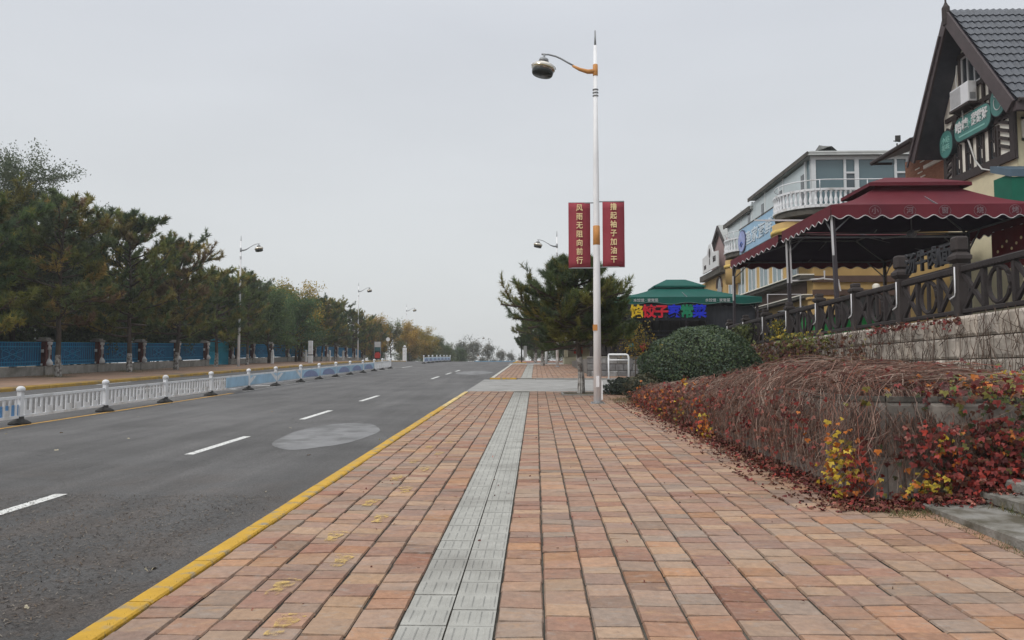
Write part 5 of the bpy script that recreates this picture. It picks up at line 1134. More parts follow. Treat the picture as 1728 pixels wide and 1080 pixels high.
# green awning by the right picture edge
aw = thing("awning", "green awning with a grey-blue top edge on the near side of the timber house", "awning", (15.2, 23.0, 7.2))
m = MB(); m.prism([(13.95, 22.5, 7.42), (13.95, 23.44, 7.75), (13.95, 23.44, 7.55), (13.95, 22.5, 7.2)], (5, 0, 0)); m.build("awning_top", mat("awning_slate", srgb(78, 96, 110), .6, .1, 3), aw)
m = MB(); m.box(14.02, 18.9, 22.54, 22.57, 5.9, 7.2); m.box(14.02, 14.05, 22.57, 23.4, 5.9, 7.3); m.build("awning_curtain", mat("awning_green", srgb(10, 92, 72), .7, .12, 2), aw)

# counter with a green cover seen through the railing
gc = thing("counter", "green-covered serving counter behind the dark terrace railing under the maroon pavilion", "counter", (11, 28.3, TZ))
MB().bbox(9.7, 12.5, 28.0, 28.6, TZ-.03, 3.42, .03).build("green_cover", mat("bright_green_cover", srgb(48, 165, 84), .6, .2, 2.5), gc)
MB().bbox(9.6, 12.6, 27.92, 28.7, 3.42, 3.5, .02).build("counter_top", M_dkwood, gc)
# ================================================================ YELLOW RESTAURANT BUILDING
M_yel = mat("yellow_plaster", srgb(180, 150, 98), .85, .1, 1.3, .1, 40, dirt=((.32, .22, .09), .7, .58, .85))
M_brown = mat("brown_trim", srgb(88, 70, 62), .75, .15, 4)
M_dband = mat("weathered_dark_band", srgb(84, 80, 74), .85, .2, 3, dirt=((.04, .04, .035), 2, .5, .75))
M_wframe = mat("white_window_frame", (.62, .64, .65), .45, .06, 3)
M_skypane = mat("painted_sky_pane", srgb(178, 188, 190), .35, .08, 1.2, spec=.5)  # side glass with the sky's reflection put into its pale base colour
M_groof = mat("grey_metal_roof", srgb(150, 152, 150), .6, .15, 2, dirt=((.14, .14, .13), 1.5, .55, .8))
yb = thing("restaurant_building", "yellow restaurant building with a glass-walled top floor and white balustraded balcony", "building", (14.8, 40.9, 2.06))
BX, BY, BY2 = 14.85, 40.9, 59.0
MB().box(BX, 33, BY, BY2, 1.0, 9.75).build("wall", M_yel, yb)
m = MB(); m.box(BX-.08, 33, BY-.12, BY-.002, 6.12, 6.46); m.box(BX-.08, 33, BY-.10, BY-.002, 5.42, 5.72); m.build("brown_beam", M_brown, yb)
m = MB()
for x in (19.7, 24.5): m.box(x, x+.55, BY-.08, BY-.003, 5.72, 6.12)
for x in (19.5, 24.3): m.box(x, x+.4, BY-.16, BY-.004, 2.0, 5.42)
m.build("brown_beam", M_brown, yb)
for x0, x1 in ((16.0, 19.4), (20.0, 24.2), (25, 29)):
    q = MB(); q.box(x0, x1, BY-.05, BY-.004, 2.6, 5.4); w_ = q.build("window", M_glassd, yb)
    q = MB()
    for k in range(4): x = lerp(x0, x1, k/3); q.box(x-.04, x+.04, BY-.075, BY-.051, 2.6, 5.4)
    q.build("window_frame", M_brown, w_)
m = MB(); m.bbox(14.5, 15.9, BY-.5, BY-.02, 1.9, 5.15, .02); m.bbox(14.4, 16.0, BY-.6, BY-.01, 5.15, 5.28, .02); m.build("pilaster", M_yel, yb)
# side cornices and windows along the receding side
m = MB(); m.box(BX-.75, BX-.002, BY-.13, BY2, 6.3, 6.5); m.box(BX-.5, BX-.002, BY+.1, BY2, 5.3, 5.45); m.build("side_cornice", M_dband, yb)
m = MB(); m.box(BX-.85, BX-.003, BY-.14, BY2, 6.5, 6.56); m.box(BX-.55, BX-.003, BY+.1, BY2, 5.45, 5.5); m.build("side_cornice", M_creamw, yb)
m = MB(); m.box(BX-.04, BX-.0015, BY+1, BY2-.5, 5.5, 6.28); m.build("brown_frieze", M_brown, yb)  # frieze in brown trim between the two cornices
for k in range(6):
    y = 43.2+k*2.7; q = MB(); q.box(BX-.06, BX-.004, y, y+1.7, 6.85, 8.7); w_ = q.build("window", M_glass, yb); q = MB()
    for yy in (y-.05, y+.8, y+1.65): q.box(BX-.09, BX-.005, yy, yy+.1, 6.8, 8.75)
    q.build("window_frame", M_wframe, w_)
for k in range(6):
    y = 42.5+k*2.8; q = MB(); q.box(BX-.06, BX-.004, y, y+1.6, 2.7, 5.0); q.build("window", M_glassd, yb)
# round bays carrying the balconies
def bay(cy, r, z0, z1):
    m = MB(); m.lathe([(r, z0), (r, z1)], (BX, cy, 0), 28); m.build("round_bay", M_yel, yb, True)
    m = MB(); m.lathe([(r+.05, z1-.55), (r+.1, z1-.55), (r+.1, z1-.35), (r+.05, z1-.35)], (BX, cy, 0), 28); m.build("bay_moulding", mat("yellow_moulding", srgb(206, 176, 100), .8, .1, 2), yb, True)
bay(41.9, 1.75, 7.7, 9.4)
bay(56.0, .9, 7.7, 9.4)
# balcony path: side -> rounded corner -> front
def balcony(path, zb, zt, spacing):
    pts = [Vector((*p, 0)) for p in path]
    m = MB(); inner = [(BX+.3, p.y if p.y > BY else BY+.2) for p in pts]
    poly = [(p.x, p.y, zb-.38) for p in pts]+[(33 if pts[-1].x > 20 else BX+.2, pts[-1].y+.9, zb-.38), (BX+.2, pts[0].y-.1, zb-.38)]
    m.prism(poly, (0, 0, .30)); m.build("balcony_slab", M_dband, yb)
    L = [0]
    for a, b in zip(pts, pts[1:]): L.append(L[-1]+(b-a).length)
    def at(s):
        for i in range(len(pts)-1):
            if s <= L[i+1]: return pts[i].lerp(pts[i+1], (s-L[i])/(L[i+1]-L[i]))
        return pts[-1]
    P = [at(L[-1]*i/60) for i in range(61)]
    for z, h, w in ((zb-.06, .14, .24), (zt-.1, .12, .2)):
        m = MB()
        for a, b in zip(P, P[1:]): m.bar((a.x, a.y, z+h/2), (b.x, b.y, z+h/2), w, h)
        m.build("balustrade_rail", M_wfence, yb)
    m = MB(); m.tube([(p.x, p.y, zt+.48) for p in P], .028, 6)
    for i in range(0, 61, 10): m.tube([(P[i].x, P[i].y, zt), (P[i].x, P[i].y, zt+.48)], .022, 6)
    m.build("pipe_rail", M_wfence, yb, True)
    n = min(int(L[-1]/spacing), 90); src = None
    for k in range(n):
        p = at(L[-1]*(k+.5)/n)
        if src is None:
            b = MB(); h = zt-.1-zb-.08; b.lathe([(.085, 0), (.085, .06*h), (.055, .1*h), (.10, .3*h), (.09, .42*h), (.055, .6*h), (.05, .85*h), (.085, .92*h), (.085, h)], (0, 0, 0), 10)
            src = b.build("baluster", M_wfence, yb, True, org=(0, 0, 0)); src.location = (p.x-14.8, p.y-40.9, zb+.08-2.06)
        else:
            c = src.copy(); c.location = (p.x-14.8, p.y-40.9, zb+.08-2.06); COL.objects.link(c)
arc = [(15.2+2.05*math.cos(R(122+148*k/14)), 41.5+2.05*math.sin(R(122+148*k/14))) for k in range(15)]
balcony(arc+[(24.5, 39.45)], 9.95, 10.86, .25)
arc2 = [(15.0+1.0*math.cos(R(110+140*k/10)), 55.9+1.6*math.sin(R(110+140*k/10))) for k in range(11)]
balcony(arc2, 9.95, 10.86, .3)
# glass top floor
m = MB(); GZ0, GZ1 = 10.0, 12.95
MB().box(BX+.12, 33, BY+.12, BY2, 9.75, GZ1-.05).build("top_floor_core", M_glass, yb)
f = MB()
xs = [(14.87, 15.12), (16.62, 16.74), (17.2, 17.42), (19.32, 19.44), (19.95, 20.2), (22.2, 22.35), (22.9, 23.1), (25.2, 25.4)]
for a, b in xs: f.box(a, b, BY+.02, BY+.11, GZ0, GZ1)
f.box(BX, 27, BY+.03, BY+.10, GZ1-.16, GZ1+.02); f.box(BX, 27, BY+.03, BY+.10, GZ0-.1, GZ0+.12)
for a, b in ((16.74, 17.2), (19.44, 19.95), (22.35, 22.9)): f.box(a, b, BY+.035, BY+.105, 12.02, 12.12)
f.build("window_frame", M_wframe, yb)
for a, b in ((16.74, 17.2), (19.44, 19.95), (22.35, 22.9)):
    MB().box(a, b, BY+.09, BY+.115, GZ0+.12, 12.0).build("opening_sash", mat("dim_glass", srgb(74, 84, 90), .1, .08, 2, spec=.5), yb)
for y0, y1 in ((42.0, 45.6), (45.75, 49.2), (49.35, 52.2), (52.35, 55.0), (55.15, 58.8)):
    MB().box(BX+.05, BX+.115, y0, y1, GZ0, GZ1-.1).build("side_pane", M_skypane, yb)
f = MB()
for y in (40.95, 41.85, 45.6, 49.2, 52.2, 55.0, 58.8): f.box(BX+.02, BX+.118, y, y+.15, GZ0-.1, GZ1)
f.build("window_frame", M_wframe, yb)
for y in (42.1, 45.9, 49.6, 52.8): MB().box(BX+.03, BX+.05, y, y+.5, 10.6, 12.3).build("side_window", M_glassd, yb)
m = MB(); m.prism([(BX-.25, BY-.3, GZ1+.02), (33, BY-.3, GZ1+.02), (33, BY+.1, GZ1+.34), (BX, BY+.1, GZ1+.34)], (0, .1, 0)); m.box(BX-.2, 33, BY-.2, 52.0, GZ1+.02, GZ1+.2); m.box(BX-.12, 33, 52.02, BY2+.4, GZ1-.5, GZ1-.3); m.build("flat_roof", M_groof, yb)
m = MB(); m.box(BX-.27, BX-.2, BY-.25, 52.2, GZ1-.02, GZ1+.22); m.box(BX-.2, BX-.12, 52.2, BY2+.4, GZ1-.6, GZ1-.28); m.build("roof_edge", M_dband, yb)
tr_ = MB(); n = 10; 
for j in range(3):
    for i in range(n+1): tr_.v.append((15.2+i*.24, BY+.4+j*1.2, GZ1+.2+(.85*math.exp(-((i-3.2)/2.4)**2)+.12*math.sin(i*1.9+j))*(1 if j == 1 else .55)))
for j in range(2):
    for i in range(n): tr_.f.append((j*(n+1)+i, j*(n+1)+i+1, (j+1)*(n+1)+i+1, (j+1)*(n+1)+i)); tr_.c.append(None)
tr_.build("roof_tarpaulin", mat("grey_tarpaulin", (.10, .10, .095), .7, .3, 3), yb)
# lamp on the facade
q = MB(); q.tube([(18.0, BY-.3, 2.1), (18.0, BY-.3, 5.6)], .04, 6); q.build("lamp_post", M_trim, yb)
MB().lathe([(.05, 5.55), (.18, 5.7), (.2, 5.9), (.1, 6.0), (.001, 6.02)], (18.0, BY-.3, 0), 10).build("lamp_shade", M_creamw, yb, True)
q = MB(); q.tube([(15.3, BY-.35, 6.7), (15.3, BY-.35, 6.25), (16.0, BY-.4, 6.2), (16.1, BY-.4, 5.6)], .045, 6); q.tube([(13.9, BY+.5, 6.25), (15.0, BY-.35, 6.25), (15.3, BY-.35, 6.3)], .045, 6); q.build("drain_pipe", M_trim, yb)
# blue shop sign on the balcony side
bs2 = thing("shop_sign", "long sky-blue sign with a purple oval badge on the side of the yellow building", "sign", (14.3, 49, 9.7))
M_sky = mat("sign_sky_blue", srgb(142, 176, 202), .5, .12, .7)
q = MB(); q.box(14.3, 14.4, 44.6, 53.4, 9.45, 11.15); q.build("sign_board", M_sky, bs2)
q = MB(); q.box(14.29, 14.299, 44.75, 48.9, 10.52, 10.56); q.tube([(14.29, 44.6, 11.2), (14.29, 53.4, 11.2)], .04, 5); q.build("edge_line", M_dband, bs2)
text("lettering", "渔家海鲜", mat("sign_silver_blue", srgb(196, 206, 214), .5, .08, 3), bs2, (14.28, 48.9, 10.2), (0, -1, 0), (0, 0, 1), 1.0, .02, .015, stretch=1.5)
q = MB(); P = [(14.21, 52.5+.95*math.cos(k*math.pi/12), 10.25+.78*math.sin(k*math.pi/12)) for k in range(24)]; q.prism(P, (.07, 0, 0)); bg = q.build("oval_badge", mat("badge_rim", srgb(60, 66, 100), .5, .1, 4), bs2)
q = MB(); P = [(14.195, 52.5+.86*math.cos(k*math.pi/12), 10.25+.7*math.sin(k*math.pi/12)) for k in range(24)]; q.prism(P, (.012, 0, 0)); q.build("badge_face", mat("badge_lilac", srgb(140, 150, 195), .5, .25, 2), bg)
q = MB(); q.tube([(14.19, 52.8, 10.0), (14.19, 52.5, 10.2), (14.19, 52.2, 10.05), (14.19, 52.5, 9.9), (14.19, 52.8, 10.0)], .05, 5); q.build("badge_motif", mat("badge_blue", srgb(50, 80, 150), .5, .1, 4), bg)
# white-signed gabled house farther along
gh = thing("gabled_house", "small pinkish gabled house beyond the yellow building, its roof slope pale", "building", (14.9, 61, 2))
M_pink = mat("dusty_pink_plaster", srgb(150, 128, 126), .85, .12, 1.5)
q = MB(); q.prism([(15.1, 59.2, 1.5), (15.1, 65.4, 1.5), (15.1, 65.4, 11.1), (15.1, 62.1, 12.95), (15.1, 59.2, 11.2)], (12, 0, 0)); q.build("wall", M_pink, gh)
q = MB(); q.prism([(14.9, 62.1, 13.2), (14.9, 59.06, 10.9), (14.9, 59.06, 10.75), (14.9, 62.1, 12.98)], (12.4, 0, 0)); q.prism([(14.9, 62.1, 13.21), (14.9, 62.1, 12.99), (14.9, 65.9, 10.75), (14.9, 65.9, 10.95)], (12.4, 0, 0)); q.build("roof", M_groof, gh)
q = MB(); q.prism([(14.8, 62.1, 13.15), (14.8, 65.9, 10.9), (14.8, 65.9, 10.6), (14.8, 62.1, 12.75)], (.09, 0, 0)); q.prism([(14.8, 62.1, 13.15), (14.8, 62.1, 12.75), (14.8, 59.06, 10.55), (14.8, 59.06, 10.85)], (.09, 0, 0)); q.build("bargeboard", M_beam, gh)
q = MB(); q.box(14.3, 15.05, 59.1, 66.5, 8.95, 9.4); q.build("dark_canopy", M_dband, gh)
q = MB(); q.box(14.78, 26, 59.06, 68, 1.0, 8.95); q.build("lower_wall", M_yel, gh)
q = MB(); q.prism([(14.72, 61.2+.75*math.cos(a), 7.95+.75*math.sin(a)) for a in [R(18*k) for k in range(11)]]+[(14.72, 60.45, 6.2), (14.72, 61.95, 6.2)], (.03, 0, 0)); q.build("arched_window", M_glassd, gh)
q = MB(); q.tube([(14.72, 61.2+.85*math.cos(a), 7.95+.85*math.sin(a)) for a in [R(18*k) for k in range(11)]], .09, 5); q.build("arch_moulding", M_brown, gh)
ws = thing("shop_sign", "white shop sign with a raised pointed middle on the gabled house, dark emblem on it", "sign", (14.15, 62, 9.4))
q = MB(); q.prism([(14.15, 59.2, 9.45), (14.15, 64.6, 9.45), (14.15, 64.6, 10.75), (14.15, 62.9, 10.85), (14.15, 62.3, 11.55), (14.15, 61.6, 11.6), (14.15, 60.9, 10.8), (14.15, 59.2, 10.65)], (.1, 0, 0)); q.build("sign_board", mat("dirty_white_sign", (.6, .6, .6), .6, .1, 1), ws)
q = MB(); q.prism([(14.14, 61.95+.3*math.cos(k*math.pi/6), 10.85+.4*math.sin(k*math.pi/6)) for k in range(12)], (.008, 0, 0)); q.box(14.135, 14.148, 61.85, 62.05, 9.9, 10.42); q.build("emblem", M_beam, ws)
text("lettering", "饭店", M_beam, ws, (14.13, 60.3, 10.15), (0, -1, 0), (0, 0, 1), .5, .01, .01)
text("lettering", "海鲜", M_beam, ws, (14.13, 63.6, 9.85), (0, -1, 0), (0, 0, 1), .4, .01, .0)
# beige gatehouse with a red notice on the right pavement
kh = thing("gatehouse", "low beige gatehouse with a tiled eave behind the pavement pine", "building", (4.2, 70, gz(70)))
z = gz(70); M_beige = mat("beige_render", srgb(152, 148, 128), .85, .12, 1.5)
q = MB(); q.box(2.55, 6.6, 69.5, 73, z-.4, z+.62); q.box(2.55, 2.85, 69.45, 69.8, z+.62, z+2.0); q.box(2.9, 6.5, 70.0, 73, z+.62, z+2.0); q.build("wall", M_beige, kh)
q = MB(); q.prism([(2.3, 69.0, z+2.0), (7, 69.0, z+2.0), (7, 71.5, z+2.7), (2.3, 71.5, z+2.7)], (0, 0, .1)); q.build("roof", M_dband, kh)
nb = thing("notice_board", "small red notice board fixed to the beige gatehouse", "sign", (4.35, 69.9, z+1.1))
MB().box(3.45, 4.25, 69.88, 69.96, z+.95, z+1.65).build("board", mat("notice_red", srgb(172, 58, 44), .6, .15, 3), nb)
text("lettering", "公告", mat("notice_dark", (.06, .03, .03), .6, .1, 4), nb, (3.85, 69.96, z+.8), (1, 0, 0), (0, 0, 1), .22, .01, .01)
for k, (x, h, lab) in enumerate(((.95, 1.5, "taller white bollard left of the second lamp"), (.62, 1.1, "shorter white bollard left of the second lamp"))):
    t = thing("bollard", lab, "bollard", (x, 73, gz(73)), "white bollards on the right pavement"); z = gz(73); MB().lathe([(.12, -.1), (.12, h-.1), (.08, h), (.001, h+.03)], (x, 73, z), 10).build("shaft", M_plaster, t, True); MB().lathe([(.125, h-.3), (.13, h-.3), (.13, h-.22), (.125, h-.22)], (x, 73, z), 10).build("band", M_grey, t, True)
cp = thing("camera_post", "slim dark post with small cameras at the left edge of the right pavement", "post", (-1.5, 77.5, gz(77))); z = gz(77.5)
MB().tube([(-1.5, 77.5, z-.1), (-1.5, 77.5, z+2.9)], .07, 8).build("pole", M_rubber, cp); q = MB(); q.bbox(-1.95, -1.65, 77.4, 77.6, z+2.45, z+2.6, .02); q.bbox(-1.35, -1.1, 77.4, 77.6, z+2.2, z+2.4, .02); q.bar((-1.9, 77.5, z+2.45), (-1.1, 77.5, z+2.3), .04); q.build("camera_box", M_rubber, cp)
MB().bbox(-1.3, -.95, 77.4, 77.5, z+.5, z+1.7, .02).build("notice", mat("notice_grey", (.3, .3, .3), .6, .1, 4), cp)

# ================================================================ PLANTING ON THE RIGHT
M_stem = mat("dry_vine_stem", attr=True, rough=.85, var=.2, scale=6, spec=.15)
M_vleaf = mat("creeper_leaf", attr=True, rough=.5, var=.22, scale=9, trans=.22, spec=.35)
M_litter = mat("litter_leaf", attr=True, rough=.75, var=.25, scale=12, spec=.2)
M_shrub = mat("clipped_shrub_leaf", attr=True, rough=.5, var=.2, scale=1.6, trans=.12, spec=.35)
def tubes_bulk(paths, rad, cols):
    """three-sided stems: paths (n, k, 3) -> quads"""
    P = np.asarray(paths, float); n, k, _ = P.shape
    T = np.gradient(P, axis=1); T = unit(T); ref = unit(np.array([.31, .17, .93])+np.zeros_like(T)); A = unit(np.cross(T, ref)); B = np.cross(T, A)
    rr = np.asarray(rad).reshape(n, 1, 1)*np.linspace(1.1, .5, k).reshape(1, k, 1)
    ring = [P+(A*math.cos(a)+B*math.sin(a))*rr for a in (0, 2.094, 4.189)]
    Q = []
    for t in range(3):
        u, v = ring[t], ring[(t+1) % 3]
        Q.append(np.stack([u[:, :-1], v[:, :-1], v[:, 1:], u[:, 1:]], 2).reshape(-1, 4, 3))
    c = np.repeat(np.asarray(cols, float), k-1, 0)
    return np.concatenate(Q), np.concatenate([c, c, c])
def bez(p0, p1, p2, p3, k=9):
    t = np.linspace(0, 1, k)[None, :, None]; p0, p1, p2, p3 = [np.asarray(p)[:, None, :] for p in (p0, p1, p2, p3)]
    return p0*(1-t)**3+3*p1*t*(1-t)**2+3*p2*t*t*(1-t)+p3*t**3
def creeper_leaves(cen, nrm, size, g_, lobes=3):
    """palmate leaves: lobed leaflets from one point; returns quads"""
    N = len(cen); nrm = unit(nrm+g_.normal(0, .55, (N, 3))); down = np.array([0, 0, -1.0])+g_.normal(0, .45, (N, 3)); ax = unit(down-nrm*np.sum(down*nrm, 1, keepdims=True)); sd_ = np.cross(nrm, ax); s = size*g_.uniform(.6, 1.35, (N, 1)); out = []
    for a, l in ((0, 1.0), (.95, .78), (-.95, .78))[:lobes]:
        d = ax*math.cos(a)+sd_*math.sin(a); w = np.cross(nrm, d); fold = nrm*s*.12
        out.append(np.stack([cen, cen+d*s*l*.55+w*s*.30+fold, cen+d*s*l-nrm*s*.15, cen+d*s*l*.5-w*s*.30+fold], 1))
    return np.concatenate(out)
LC = {'red': (.24, .04, .034), 'bright': (.40, .055, .038), 'orange': (.50, .16, .03), 'yellow': (.58, .42, .05), 'green': (.12, .14, .035), 'olive': (.20, .18, .045), 'maroon': (.11, .028, .026), 'brown': (.14, .065, .04), 'pink': (.34, .13, .10), 'dkgreen': (.05, .065, .022)}
def pick(names, n, g_): 
    c = np.array([LC[k] for k in names])[g_.integers(0, len(names), n)]; return c*g_.uniform(.65, 1.25, (n, 1))
g1 = np.random.default_rng(5)
STEMC = np.array([(.20, .122, .096), (.25, .17, .135), (.13, .072, .055), (.33, .25, .205), (.21, .088, .064), (.085, .052, .043)])
vine = thing("creeper", "dry hanging creeper stems with red and orange leaves draped over the low planter", "creeper", (4, 14, PZ))
# draping stems
n = 4200; y = g1.uniform(8.3, 21.9, n)**1.0; px = np.array([PX0(v) for v in y]); end = np.clip((y-8)/2.0, 0, 1)
inb = g1.uniform(.25, 2.2, n); hump = .08+.18*np.exp(-((y-11)/3.4)**2)
dens = g1.random(n) < (.55+.45*np.clip((y-8.2)/2.3, 0, 1)); 
PZy = lambda v: PZ-.042*np.maximum(0, v-12); pz = PZy(y)
p0 = np.stack([px+inb, y+g1.normal(0, .25, n)+.25*inb, pz+hump*.9+g1.uniform(-.05, .22, n)], 1)
lat = g1.normal(-.22, .5, n)
o1 = g1.uniform(-.05, .30, n)*(.5+.5*end)
p1 = np.stack([px-.02+inb*.25, y+lat*.3, pz+hump*.8+g1.uniform(.05, .30, n)], 1)
p2 = np.stack([px-.12-o1, y+lat*.75, pz+g1.uniform(-.25, .18, n)], 1)
zend = np.array([gz(v) for v in y])+np.where(g1.random(n) < .5, g1.uniform(.02, .35, n), g1.uniform(.15, .95, n))
p3 = np.stack([px-.05-o1*.75, y+lat+g1.normal(0, .08, n), np.minimum(zend, pz-.1)], 1)
P = bez(p0, p1, p2, p3, 10)[dens]; P[:, 1:-1] += g1.normal(0, .03, P[:, 1:-1].shape)
cs = STEMC[g1.integers(0, 6, len(P))]*g1.uniform(.55, 1.5, (len(P), 1))
Q1, C1 = tubes_bulk(P, .0022+.0035*g1.random(len(P))**2.2, cs)
# tangled stems lying over the bed
n = 1500; y = g1.uniform(8.3, 21.5, n); x = np.array([PX0(v) for v in y])+g1.uniform(0.1, 4.2, n)**1.0; a = g1.normal(math.pi+.5, .8, n); l = g1.uniform(.5, 1.5, n)
hz = PZy(y)+.03+.30*np.exp(-((y-11)/3.4)**2)*np.exp(-((x-4.1)/.95)**2)+g1.uniform(0, .09, n)
d = np.stack([np.cos(a), np.sin(a)*.8, np.zeros(n)], 1); c = np.stack([x, y, hz], 1)
p0 = c-d*l[:, None]*.5; p3 = c+d*l[:, None]*.5; p3[:, 2] -= .08; w = np.stack([-d[:, 1], d[:, 0], np.zeros(n)], 1)*g1.normal(0, .2, (n, 1)); up = np.array([0, 0, 1])*g1.uniform(.03, .22, (n, 1))
P = bez(p0, c-d*l[:, None]*.2+w+up, c+d*l[:, None]*.2+w+up, p3, 8)
ok = P[:, -1, 0] > np.array([PX0(v) for v in P[:, -1, 1]])-.25; P = P[ok]
cs = STEMC[g1.integers(0, 6, len(P))]*g1.uniform(.7, 1.3, (len(P), 1)); Q2, C2 = tubes_bulk(P, .0024+.004*g1.random(len(P))**2, cs)
# sparse stems on the front face
n = 260; x = g1.uniform(3.5, 7.5, n); p0 = np.stack([x, np.full(n, 8.2), np.full(n, PZ+.12)], 1); p1 = p0+np.stack([g1.normal(0, .1, n), np.full(n, -.2), g1.uniform(.0, .1, n)], 1); p2 = np.stack([x+g1.normal(0, .15, n), 7.93-g1.uniform(0, .06, n), g1.uniform(.5, .9, n)], 1); p3 = np.stack([x+g1.normal(0, .3, n), 7.95-g1.uniform(0, .1, n), g1.uniform(.25, .7, n)], 1)
P = bez(p0, p1, p2, p3, 9); P[:, 2:-1] += g1.normal(0, .012, P[:, 2:-1].shape); cs = STEMC[g1.integers(0, 6, n)]*.8; Q3, C3 = tubes_bulk(P, g1.uniform(.003, .005, n), cs)
# stems falling over the slanted corner and the first stretch of the front
n = 420; u = g1.random(n)**1.3; ex = np.where(u < .3, lerp(3.36, 3.62, u/.3), 3.62+(u-.3)*2.6); ey = np.where(u < .3, lerp(8.25, 8.02, u/.3), 8.02)
p0 = np.stack([ex+g1.normal(.25, .3, n), ey+g1.uniform(.2, 1.2, n), PZ+g1.uniform(.05, .3, n)], 1); p1 = np.stack([ex+g1.normal(.05, .15, n), ey+.05, PZ+g1.uniform(.08, .3, n)], 1)
o = g1.uniform(.04, .16, n); p2 = np.stack([ex-.06+g1.normal(0, .2, n), ey-o-.05, PZ-g1.uniform(.1, .4, n)], 1); p3 = np.stack([ex-.08+g1.normal(0, .3, n), ey-o*.6-.04, g1.uniform(.28, 1.0, n)], 1)
P = bez(p0, p1, p2, p3, 9); P[:, 2:-1] += g1.normal(0, .02, P[:, 2:-1].shape); cs = STEMC[g1.integers(0, 6, n)]*g1.uniform(.6, 1.2, (n, 1)); Q4, C4 = tubes_bulk(P, .002+.003*g1.random(n)**2, cs)
bulk("stems", np.concatenate([Q1, Q2, Q3, Q4]), M_stem, vine, np.concatenate([C1, C2, C3, C4]))
# underlying dead matted stems: short twiggy filler close to the wall so that no bare soil shows
leaves = []; lcol = []
def leafs(cen, nrm, size, names, g_=g1, lobes=3):
    cen = np.asarray(cen, float); nrm = np.broadcast_to(np.asarray(nrm, float), cen.shape); q = creeper_leaves(cen, nrm, size, g_, lobes); leaves.append(q); lcol.append(np.tile(pick(names, len(cen), g_), (lobes, 1)))
def blob(c, r, n): return np.array(c)+g1.normal(0, 1, (n, 3))*np.array(r)
OUT = (-1, -.25, .25); FR = (-.15, -1, .25)
def atface(x, z): return (x, 7.86, z)
# strings of leaves at the corner and on the front face (x, z, rx, rz, n, colours)
for x, z, rx, rz, n_, nm in ((3.30, .88, .05, .10, 12, ['yellow', 'yellow', 'orange']), (3.38, .74, .06, .10, 18, ['yellow', 'olive', 'orange']), (3.22, .62, .06, .12, 20, ['orange', 'pink', 'yellow']), (3.36, .52, .07, .12, 26, ['yellow', 'yellow', 'olive']), (3.52, .66, .08, .09, 22, ['red', 'bright', 'orange']), (3.58, .85, .05, .06, 10, ['red', 'maroon']), (3.50, .42, .10, .10, 40, ['bright', 'bright', 'red', 'orange']), (3.42, .30, .10, .06, 26, ['bright', 'red', 'brown']), (3.7, .30, .1, .08, 16, ['yellow', 'orange', 'olive', 'brown']),
        (4.02, .92, .14, .06, 30, ['red', 'red', 'bright', 'pink']), (3.82, .78, .09, .10, 18, ['red', 'maroon']), (4.2, .86, .08, .06, 10, ['olive', 'yellow']), (4.12, .68, .14, .12, 44, ['red', 'maroon', 'orange', 'bright']), (3.98, .55, .05, .05, 6, ['orange', 'yellow']), (3.9, .42, .06, .04, 9, ['yellow', 'yellow', 'orange']), (4.06, .40, .07, .05, 12, ['yellow', 'olive']), (4.2, .42, .12, .12, 40, ['red', 'maroon', 'brown']), (4.0, .26, .2, .04, 40, ['maroon', 'red', 'brown', 'pink']),
        (4.75, .98, .18, .12, 70, ['maroon', 'brown', 'red', 'dkgreen']), (4.62, .8, .2, .12, 90, ['red', 'maroon', 'brown']), (4.75, .6, .22, .14, 150, ['red', 'maroon', 'red', 'bright', 'brown']), (4.6, .42, .25, .12, 190, ['red', 'maroon', 'red', 'bright', 'pink']), (4.85, .46, .12, .10, 60, ['red', 'maroon', 'pink', 'brown']), (4.5, .27, .3, .06, 130, ['red', 'maroon', 'olive', 'pink', 'brown']), (5.0, .85, .14, .1, 40, ['orange', 'yellow', 'red']), (4.7, .9, .05, .05, 6, ['orange']), (5.3, .8, .3, .2, 170, ['dkgreen', 'olive', 'green', 'maroon']), (5.7, .9, .3, .2, 170, ['green', 'dkgreen', 'olive', 'red']), (6.4, 1.0, .5, .25, 160, ['green', 'olive', 'red', 'orange']), (5.5, .82, .15, .05, 40, ['bright', 'orange', 'red', 'olive']), (5.15, .62, .08, .03, 24, ['olive', 'green', 'yellow'])):
    off = x < 3.6; n_ = int(n_*(1.75 if x < 4.9 else 1.2)); c = blob((x-.2 if off else x, 8.0 if off else 7.86, z), (rx*1.05, .07, rz*1.05), n_); c[:, 2] = np.maximum(c[:, 2], .24); leafs(c, FR, .05, nm)
leafs(blob((4.95, 7.75, .30), (.25, .10, .05), 60), FR, .06, ['bright', 'red', 'olive', 'brown'])
